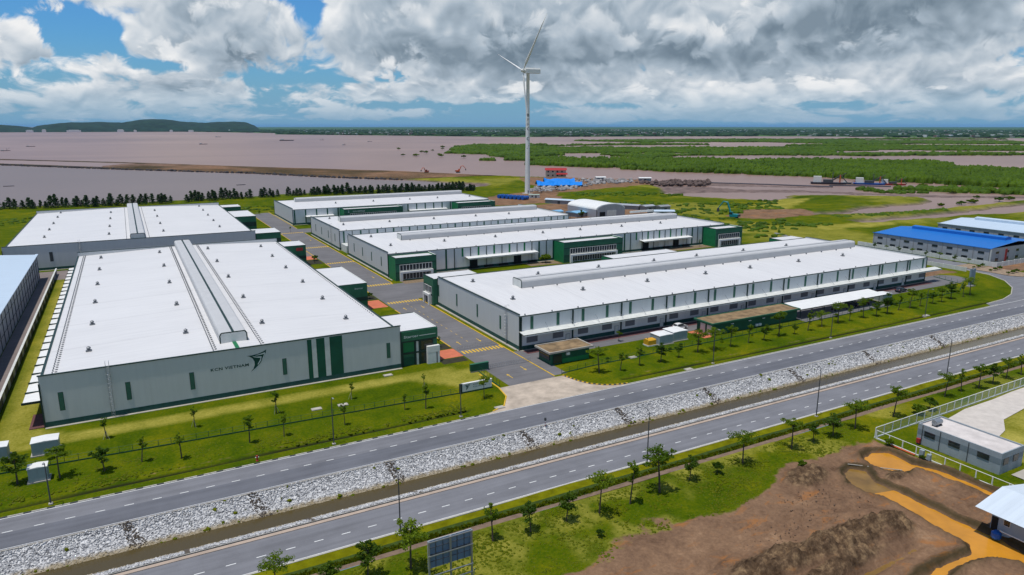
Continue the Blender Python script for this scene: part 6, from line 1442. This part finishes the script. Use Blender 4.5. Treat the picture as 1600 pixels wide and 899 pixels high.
fh = thing('fire_hydrant', 'small red fire hydrant on the verge of the far road', 'hydrant', (14.5,116.1,0.05))
MB().tube([(14.5,116.1,0),(14.5,116.1,0.1),(14.5,116.1,0.12),(14.5,116.1,0.75),(14.5,116.1,0.95),(14.5,116.1,1.02)], [0.24,0.24,0.15,0.15,0.17,0.06], 10).build('barrel', M['red'], fh)
for s_ in (-1,1): MB().tube([(14.5+s_*0.12,116.1,0.66),(14.5+s_*0.30,116.1,0.66)], 0.09, 8).build('outlet', M['offwhite'], fh)
mp_ = thing('marker_post', 'short red and white marker post at the canal edge of the far road', 'post', (64.5,105.0,0))
for k in range(4): MB().tube([(64.5,105.0,k*0.25),(64.5,105.0,k*0.25+0.25)], 0.07, 8).build('band', M['red'] if k % 2 == 0 else M['white'], mp_)
MB().tube([(64.5,105.0,1.0),(64.5,105.0,1.1),(64.5,105.0,1.6),(64.5,105.0,1.65)], [0.07,0.22,0.22,0.05], 8).build('head', M['darkgrey'], mp_)

# ================================================================== VEHICLES
def car(label, x, y, rz, paint):
    t = thing('parked_car', label, 'car', (x,y,0.03), rz); L, Wd = 4.5, 1.8
    prof = [(-2.22,0.35),(-2.25,0.75),(-2.1,0.98),(-1.95,1.05),(-1.55,1.58),(-0.4,1.66),(0.35,1.58),(1.0,1.06),(1.95,0.92),(2.22,0.72),(2.25,0.35)]
    V = []; n = len(prof); secs = [(-0.86,0.90,0.0),(-0.90,1.0,0.0),(0.90,1.0,0.0),(0.86,0.90,0.0)]
    rows = []
    for yy, s in ((-0.80,0.96),(-0.90,1.0),(-0.5,1.01),(0.5,1.01),(0.90,1.0),(0.80,0.96)):
        rows.append([(px_*s, yy*(0.80 if pz > 1.3 else (0.97 if pz > 1.0 else 1.0)), 0.35+(pz-0.35)*(1 if abs(yy) < 0.85 else 0.985)) for px_, pz in prof])
    m = MB(); 
    for r in rows: m.v += r
    for i in range(len(rows)-1):
        for k in range(n): m.f.append((i*n+k, i*n+(k+1) % n, (i+1)*n+(k+1) % n, (i+1)*n+k))
    m.f.append(tuple(range(n))[::-1]); m.f.append(tuple((len(rows)-1)*n+k for k in range(n)))
    body = m.build('body', paint, t, True, True)
    for s in (-1, 1):
        MB().add([(-1.5,s*0.86,1.08),(0.9,s*0.88,1.08),(0.35,s*0.745,1.5),(-1.3,s*0.745,1.5)], [(0,1,2,3) if s < 0 else (3,2,1,0)]).build('side_window', M['glass'], body, True)
    MB().add([(0.98,-0.74,1.09),(0.98,0.74,1.09),(0.42,0.62,1.56),(0.42,-0.62,1.56)], [(0,1,2,3)]).build('windscreen', M['glass'], body, True); MB().add([(-1.97,-0.7,1.09),(-1.97,0.7,1.09),(-1.62,0.6,1.54),(-1.62,-0.6,1.54)], [(3,2,1,0)]).build('rear_window', M['glass'], body, True)
    for wx in (-1.4, 1.4):
        for s in (-1, 1):
            w = MB().tube([(wx,s*0.72,0.33),(wx,s*0.93,0.33)], 0.33, 14).build('wheel', M['rubber'], t, True); MB().tube([(wx,s*0.935,0.33),(wx,s*0.945,0.33)], 0.2, 10).build('rim', M['steel'], w, True)
    for s in (-1, 1): MB().box(2.16,2.27,s*0.6-0.2,s*0.6+0.2,0.66,0.8).build('headlight', M['white'], body, True); MB().box(-2.29,-2.16,s*0.66-0.14,s*0.66+0.14,0.75,0.92).build('tail_light', M['red'], body, True)
    return t
car('white SUV parked on the brick walk under the long canopy', 131.2, 142.6, 0.03, M['car_white']); car('dark car parked beyond the carport', 228, 140.9, 0.05, M['car_dark']); car('dark hatchback under the carport', 196, 136, math.pi/2, M['car_dark'])
for i, x in enumerate((186,188,200,202)):
    t = thing('motorbike', 'parked motorbike under the carport, %s from the green shed' % ordinal(i+1), 'motorbike', (x,135.2,0), 1.4, 'motorbikes under the carport')
    for wx in (-0.6,0.6): MB().tube([(wx,-0.05,0.28),(wx,0.05,0.28)], 0.28, 10).build('wheel', M['rubber'], t, True)
    m = MB(); m.tube([(-0.7,0,0.65),(-0.2,0,0.75),(0.1,0,0.55),(0.55,0,0.8),(0.6,0,1.0)], [0.12,0.16,0.12,0.12,0.05], 6); m.build('body', M['red'] if i % 2 else M['darkgrey'], t, True); MB().tube([(0.55,-0.33,1.02),(0.55,0.33,1.02)], 0.03, 5).build('handlebar', M['darkgrey'], t, True)
def excavator(label, x, y, rz, paint, s=1.0, up=1.0):
    t = thing('excavator', label, 'excavator', (x,y,0), rz); t.scale = (s,s,s)
    for q in (-1,1): MB().xz([(-1.7,0.15),(-1.3,0),(1.3,0),(1.7,0.15),(1.8,0.5),(1.4,0.85),(-1.4,0.85),(-1.8,0.5)], q*1.0-0.3, q*1.0+0.3).build('track', M['rubber'], t, True)
    MB().box(-2.0,1.1,-1.25,1.25,1.0,2.0).build('body', paint, t, True); c = MB().box(0.0,1.3,0.3,1.24,1.2,2.9).build('cab', paint, t, True); MB().box(0.15,1.34,0.42,1.28,1.9,2.75).build('window', M['glass'], c, True); MB().box(-2.5,-2.0,-1.15,1.15,1.05,1.9).build('counterweight', M['darkgrey'], t, True)
    z = up; e = (4.2,-0.3,1.6+4.4*z); MB().tube([(0.9,-0.3,1.6),(2.6,-0.3,1.9+3.9*z),e], [0.34,0.36,0.24], 6).build('boom', paint, t, True)
    MB().tube([e,(6.2,-0.3,0.9+2.6*z)], [0.26,0.16], 6).build('stick', paint, t, True); MB().xz([(5.8,0.2+2.0*z),(6.6,0.1+2.1*z),(6.5,1.0+2.5*z),(5.9,0.9+2.6*z)][::-1], -0.8, 0.2).build('bucket', M['darkgrey'], t, True)
excavator('teal excavator with raised boom behind the middle warehouse', 322, 309, R(118), M['teal'], 1.55, 1.15)
excavator('orange excavator on the dike, left of its pair', 322, 806, R(200), M['orange'], 1.3, 0.7); excavator('orange excavator on the dike, right of its pair', 356, 788, R(-30), M['orange'], 1.5, 0.9)

# ================================================================== WIND TURBINE
wtb = thing('wind_turbine', 'tall white wind turbine with three blades beyond the warehouses', 'wind turbine', (293.9,511.1,0))
HH = 98.5; yaw = R(28.65+90); ca = Vector((-math.cos(R(28.65)), math.sin(R(28.65)), 0)); toc = Vector((-math.sin(R(28.65)), -math.cos(R(28.65)), 0))
ax = (ca*0.916+toc*0.40).normalized()        # rotor faces left and slightly towards the camera
tw = MB().tube([(293.9,511.1,z) for z in (-0.2,0.6,20,45,70,HH-2.2)], [2.2,2.15,1.95,1.72,1.50,1.28], 28).build('tower', M['white'], wtb, False, True)
bx_ = Vector((293.9,511.1,HH)); side = ax.cross(Vector((0,0,1)))
def nac(l, w, z0, z1, back, front):
    V = []
    for q in (front, -back):
        for (a, b) in ((-w,z0),(w,z0),(w*1.05,z1*0.5),(w*0.8,z1),(-w*0.8,z1),(-w*1.05,z1*0.5)): V.append(tuple(bx_+ax*q+side*a*(0.85 if q < 0 else 1)+Vector((0,0,b))))
    return MB().add(V, [(0,1,2,3,4,5)[::-1],(6,7,8,9,10,11)]+[(i,(i+1) % 6,(i+1) % 6+6,i+6) for i in range(6)])
nac(0,2.0,-2.0,2.3,10.4,2.6).build('nacelle', M['white'], wtb)
hub = bx_+ax*4.2
hb = MB().tube([tuple(hub-ax*1.6),tuple(hub),tuple(hub+ax*1.2),tuple(hub+ax*2.1)], [1.5,1.6,1.25,0.3], 16).build('hub', M['offwhite'], wtb, False, True)
def blade(rt):
    # rt: angle in the rotor plane measured from straight up
    u = Vector((0,0,1))*math.cos(rt)+side*math.sin(rt); u = (u - ax*(u.dot(ax))*0).normalized(); tv = ax.cross(u)
    V = []; F = []; st = [(0.0,0.9,0.9),(3,1.0,0.8),(9,2.1,0.55),(18,1.6,0.36),(32,1.15,0.22),(46,0.7,0.12),(55.5,0.18,0.05)]
    for (r, c, th) in st:
        tws = R(72-r*0.55); e = tv*math.cos(tws)+ax*math.sin(tws); f_ = ax*math.cos(tws)-tv*math.sin(tws); p = hub+u*(r+0.9)
        for (a, b) in ((-0.35*c,0),(-0.1*c,th*0.5),(0.65*c,0),(-0.1*c,-th*0.5)): V.append(tuple(p+e*a+f_*b))
    for i in range(len(st)-1):
        for k in range(4): F.append((i*4+k, i*4+(k+1) % 4, (i+1)*4+(k+1) % 4, (i+1)*4+k))
    F.append((len(st)*4-4,len(st)*4-3,len(st)*4-2,len(st)*4-1))
    return MB().add(V, F)
for a in (-168, 72, -48): blade(R(a)).build('blade', M['white'], wtb, False, True)
# tower lettering, read down the shaft
def tower_mark(ch, z, h, w):
    L0 = root_loc(wtb); me = text_mesh(ch, w, h, M['darkgrey'], 0.02); rr = 2.2-0.0098*z+0.06; a0 = math.atan2(toc.y, toc.x)+R(8); n = len(me.vertices); a = np.zeros(n*3); me.vertices.foreach_get('co', a); a = a.reshape(-1,3)
    th = a0+(a[:,0]-w/2)/rr; me.vertices.foreach_set('co', np.stack([rr*np.cos(th), rr*np.sin(th), a[:,2]+z], -1).ravel()); me.update(); link('tower_mark', me, wtb)
for i, ch in enumerate('BEEC'): tower_mark(ch, 62.5-i*3.6, 2.5, 1.9)
tower_mark('C', 43.6, 2.9, 2.3); tower_mark('/', 37.2, 2.4, 2.3)
Bx('door', M['grey'], wtb, 292.9,293.9,508.7,508.9,0.6,2.9); MB().tube([(293.9,511.1,-0.1),(293.9,511.1,0.5)], 4.5, 24).build('foundation', M['concrete'], wtb)

# ================================================================== WORKS YARD BEYOND THE WAREHOUSES
rh = thing('red_roofed_house', 'two-storey cream house with red roofs on the river bank', 'house', (419,666,0), R(-28.65))
MB().box(-11,11,-5,5,0,8).build('wall', M['cream'], rh, True); MB().yz([(-6.2,7.9),(6.2,7.9),(0,10.2)], -12, 12).build('roof', M['red'], rh, True); MB().yz([(-9.5,3.4),(-5.05,4.8),(-5.05,5.1),(-9.5,3.7)], 0, 12.5).build('porch_roof', M['red'], rh, True)
for x in (-8.5,-3.5,1.5,6.5): MB().box(x-0.9,x+0.9,-5.1,-5.003,5.6,7.3).build('window', M['glass'], rh, True); MB().box(x-0.9,x+0.9,-5.1,-5.003,1.4,3.1).build('window', M['glass'], rh, True)
MB().box(0.5,12,-9.3,-9.1,0,0.9).build('porch_rail', M['cream'], rh, True)
for i, (x, y, w, l, hh, rz) in enumerate([(348,563,26,14,6,-20),(366,556,22,12,5,-32),(372,585,30,14,6,-24)]):
    t = thing('tarpaulin_tent', ['left of three bright blue tarpaulin tents by the turbine','right of three bright blue tarpaulin tents by the turbine','rear of three bright blue tarpaulin tents by the turbine'][i], 'tent', (x,y,0), R(rz), 'blue tents by the turbine')
    V = []; nx = 9
    for k in range(nx+1):
        u = -w/2+w*k/nx; sag = 0.5*math.sin(k*1.9+i)
        V += [(u,-l/2,1.6+0.3*math.sin(k*2.3)),(u,0,hh+sag-1.2*abs(math.sin(k*0.7))),(u,l/2,1.6+0.3*math.cos(k*2.1))]
    MB().add(V, [f for k in range(nx) for f in ((k*3,k*3+3,k*3+4,k*3+1),(k*3+1,k*3+4,k*3+5,k*3+2))]).build('tarpaulin', M['tarp'], t, True)
    for u in (-w/2+0.5,0,w/2-0.5):
        for v in (-l/2+0.4,l/2-0.4): MB().tube([(u,v,0),(u,v,1.7)], 0.1, 5).build('pole', M['steel'], t, True)
for i in range(7):
    x, y = 257.5+i*1.7, 489-i*3.3; t = thing('blue_pipe_drum', 'blue drum in the row lying by the turbine foot, %s from the left' % ordinal(i+1), 'drum', (x,y,0), R(20), 'blue drums by the turbine')
    MB().tube([(-3.2,0,1.55),(3.2,0,1.55)], 1.5, 16).build('drum', M['tank_blue'], t, True)
    for u in (-2.2,0,2.2): MB().tube([(u-0.15,0,1.56),(u+0.15,0,1.56)], 1.6, 16).build('hoop', M['darkgrey'], t, True)
cb = thing('site_cabin', 'small white cabin with a green band right of the blue drums', 'cabin', (281,478,0), R(-20)); MB().box(-4,4,-2,2,0,2.5).build('wall', M['offwhite'], cb, True); MB().box(-4.3,4.3,-2.3,2.3,2.5,2.75).build('roof', M['mesh_green'], cb, True); MB().box(-2.5,-1.2,-2.06,-2.003,1,2).build('window', M['glass'], cb, True); MB().box(0.5,1.6,-2.06,-2.003,0,2.1).build('door', M['darkgrey'], cb, True)
ab = thing('arched_shed', 'white barrel-roofed shed behind the middle warehouse', 'shed', (262,367,0))
pr = [(11*math.cos(q),5.2+3.2*math.sin(q)) for q in [math.pi*k/14 for k in range(15)]]
MB().xz([(262+a,z_) for a, z_ in pr]+[(251,5.0),(273,5.0)], 352, 384).build('roof', M['white'], ab); MB().xz([(262+a*0.94,z_-0.35) for a, z_ in pr]+[(251.7,0),(272.3,0)], 351.6, 351.95).build('gable', M['wall_bluegrey'], ab)
for x in (251.2,272.8): Bx('wall', M['wall_bluegrey'], ab, x-0.15,x+0.15,352,384,0,5.1)
Bx('door', M['offwhite'], ab, 259,266,351.45,351.59,0,4.2); Bx('door', M['dark'], ab, 253.5,257.5,351.45,351.59,0,3.6)
def low_shed(label, x, y, w, l, h, rm, rz=0):
    t = thing('low_shed', label, 'shed', (x,y,0), R(rz), 'low sheds of the works yard'); MB().box(-w/2,w/2,-l/2,l/2,0,h).build('wall', M['grey'], t, True); MB().yz([(-l/2-0.5,h+0.003),(l/2+0.5,h+0.003),(l/2+0.5,h+0.15),(0,h+0.9),(-l/2-0.5,h+0.15)], -w/2-0.5, w/2+0.5).build('roof', rm, t, True); MB().box(-1,1,-l/2-0.08,-l/2-0.003,0,min(2.2,h-0.2)).build('door', M['darkgrey'], t, True)
lb = mat('light_blue_sheet', (0.20,0.42,0.62), 0.5, var=0.15)
low_shed('long grey shed at the edge of the green field', 292, 388, 36, 6, 3, M['wall_bluegrey'], -58); low_shed('pair-end grey box shed right of the long grey shed', 304, 368, 8, 6, 3.2, M['wall_bluegrey']); low_shed('small grey box shed beside the dark stack', 312, 362, 8, 6, 3.2, M['grey']); low_shed('small light blue roofed shed left of the arched shed', 236, 376, 9, 6, 2.6, lb); low_shed('light blue roofed lean-to next to the arched shed', 246, 366, 9, 10, 2.6, lb, 10); low_shed('low white roofed shed right of the arched shed', 296, 345, 16, 6, 2.6, M['roof_pale'], -30); low_shed('pale long shed left of the green field', 276, 432, 22, 5, 2.8, M['roof_pale'], -58); low_shed('green cabin at the east end of the middle warehouse', 268, 222, 14, 5, 2.6, M['green_mid']); low_shed('small white shed on the river mud', 470, 575, 12, 7, 3, M['white'], -30); low_shed('white shed beside the mud bank', 432, 600, 10, 6, 3.5, M['white'], -20)
# heaps and stacked materials
rs = np.random.RandomState(401)
def heap(name, label, poly, n, s0, s1, mat_, cat, seed):
    p = scatter(poly, n, seed); r = np.random.RandomState(seed+1); o = rocks(name, np.c_[p, r.uniform(0,0.5,len(p))*s1], r.uniform(s0,s1,len(p)), mat_, seed+2, None, 0.8, 0.35); return tag(o, label, cat)
heap('stacked_materials', 'clutter of grey concrete pieces and crates on the works yard', [(300,520),(340,520),(400,560),(440,560),(470,590),(430,620),(370,600),(330,560)], 420, 0.8, 2.2, mat('yard_clutter', (0.30,0.29,0.29), 0.9, var=0.6, vscale=0.15), 'clutter', 402)
heap('dark_stack', 'dark stacked scaffolding beside the grey box sheds', [(285,398),(300,375),(310,372),(300,405)], 120, 0.6, 1.6, M['hull'], 'stack', 412)
heap('rubble_heap', 'brown rubble heaps along the river bank', [(440,560),(500,560),(520,530),(480,500),(450,520)], 260, 0.8, 2.4, mat('brown_rubble', (0.12,0.085,0.075), 0.95, var=0.5, vscale=0.3), 'rubble', 422)
heap('debris_heap', 'heap of dry roots and debris at the edge of the dirt plot', [(86,66.2),(95,66.6),(96,69.4),(90,70.3),(86.5,69)], 420, 0.07, 0.30, mat('dry_debris', (0.16,0.115,0.075), 0.95, var=0.6, vscale=1.2), 'debris', 432)
o = heap('clods', 'clods of earth scattered over the dirt plot', [(60,50),(90,50),(93.5,56),(93,68),(72,64)], 500, 0.04, 0.13, mat('earth_clod', (0.17,0.11,0.075), 0.95, var=0.4, vscale=1.5), 'clods', 442)
bp = thing('bamboo_pole', 'long pale pole lying between the two ochre puddles', 'pole', (103,65,0.2)); MB().tube([(100.2,67.2,0.35),(106.2,61.6,0.30)], 0.07, 6).build('pole', M['concrete'], bp)
# boats
def boat(label, x, y, rz, L, cab=True, mast=False, hullm='hull'):
    t = thing('boat', label, 'boat', (x,y,SEA_Z), rz, 'boats on the muddy water'); w = L*0.13; h = L*0.055
    P = [(-L/2,-w),(L*0.3,-w),(L/2,0),(L*0.3,w),(-L/2,w)]
    V = [(a*0.93,b*0.8,-0.3) for a, b in P]+[(a,b,h) for a, b in P]; MB().add(V, [(4,3,2,1,0),(5,6,7,8,9)]+[(i,(i+1) % 5,(i+1) % 5+5,i+5) for i in range(5)]).build('hull', M[hullm], t, True)
    if cab: c = MB().box(-L*0.42,-L*0.2,-w*0.7,w*0.7,h,h+L*(0.17 if 'dredger' in label else 0.09)).build('wheelhouse', M['offwhite'], t, True); MB().box(-L*0.2,-L*0.195,-w*0.5,w*0.5,h+L*0.04,h+L*0.08).build('window', M['glass'], c, True)
    if 'dredger' in label or 'barge behind' in label:
        MB().box(-L*0.15,L*0.12,-w*0.75,w*0.75,h,h+L*0.08).build('engine_house', M['darkgrey'], t, True); MB().tube([(L*0.3,0,h),(L*0.3,0,h+L*0.22)], L*0.02, 5).build('gantry_post', M['orange'], t, True); MB().tube([(L*0.12,0,h+L*0.08),(L*0.3,0,h+L*0.22),(L*0.5,0,h)], L*0.014, 5).build('ladder_boom', M['darkgrey'], t, True)
    if mast: MB().tube([(L*0.1,0,h),(L*0.1,0,h+L*0.3)], L*0.012, 5).build('mast', M['darkgrey'], t, True); MB().tube([(L*0.1,0,h+L*0.05),(L*0.45,0,h+L*0.28)], L*0.01, 5).build('derrick', M['darkgrey'], t, True)
for (x, y, r, L, c, mst, lab) in [(-239,2046,20,20,1,1,'small fishing boat near the left edge of the bay'),(-225,2443,0,22,1,0,'dark skiff beyond the fishing boat on the left'),(233,2490,10,26,1,0,'dark boat out in the middle of the bay'),(462,4120,0,30,1,0,'tiny boat close under the headland'),(586,2956,-15,56,1,0,'long dark barge in the bay'),(744,3026,0,18,1,1,'small boat right of the long barge'),(607,2194,30,16,1,1,'sailing boat between barge and mangroves'),(822,2617,0,20,1,0,'boat in front of the far green shore'),(-99,831,0,9,0,0,'dark skiff on the lagoon near the left edge'),(100,740,15,9,0,0,'lone skiff on the lagoon beyond the casuarinas'),(95,655,0,6,0,0,'little dark raft close behind the casuarina row')]: boat(lab, x, y, R(r), L, c, mst)
for (x, y, r, L, lab, hm_) in [(618,470,-50,34,'dredger with a grey deckhouse moored in the river','hull'),(648,446,-48,30,'blue-hulled dredger right of the grey one','tank_blue'),(664,432,-48,24,'red work barge behind the blue dredger','red'),(634,458,-50,14,'flat pontoon between the two dredgers','hull')]:
    boat(lab, x, y, R(r), L, True, 'pontoon' not in lab, hm_)
for i, (x0, y0, x1, y1, lab) in enumerate([(518,541,588,442,'long dark pipeline floating along the river'),(600,455,640,418,'short floating pipeline below the dredgers')]):
    t = thing('floating_pipeline', lab, 'pipeline', (x0,y0,SEA_Z)); MB().tube([(x0,y0,SEA_Z+0.2),((x0+x1)/2+3,(y0+y1)/2+2,SEA_Z+0.2),(x1,y1,SEA_Z+0.2)], 0.9, 8).build('pipe', M['hull'], t)
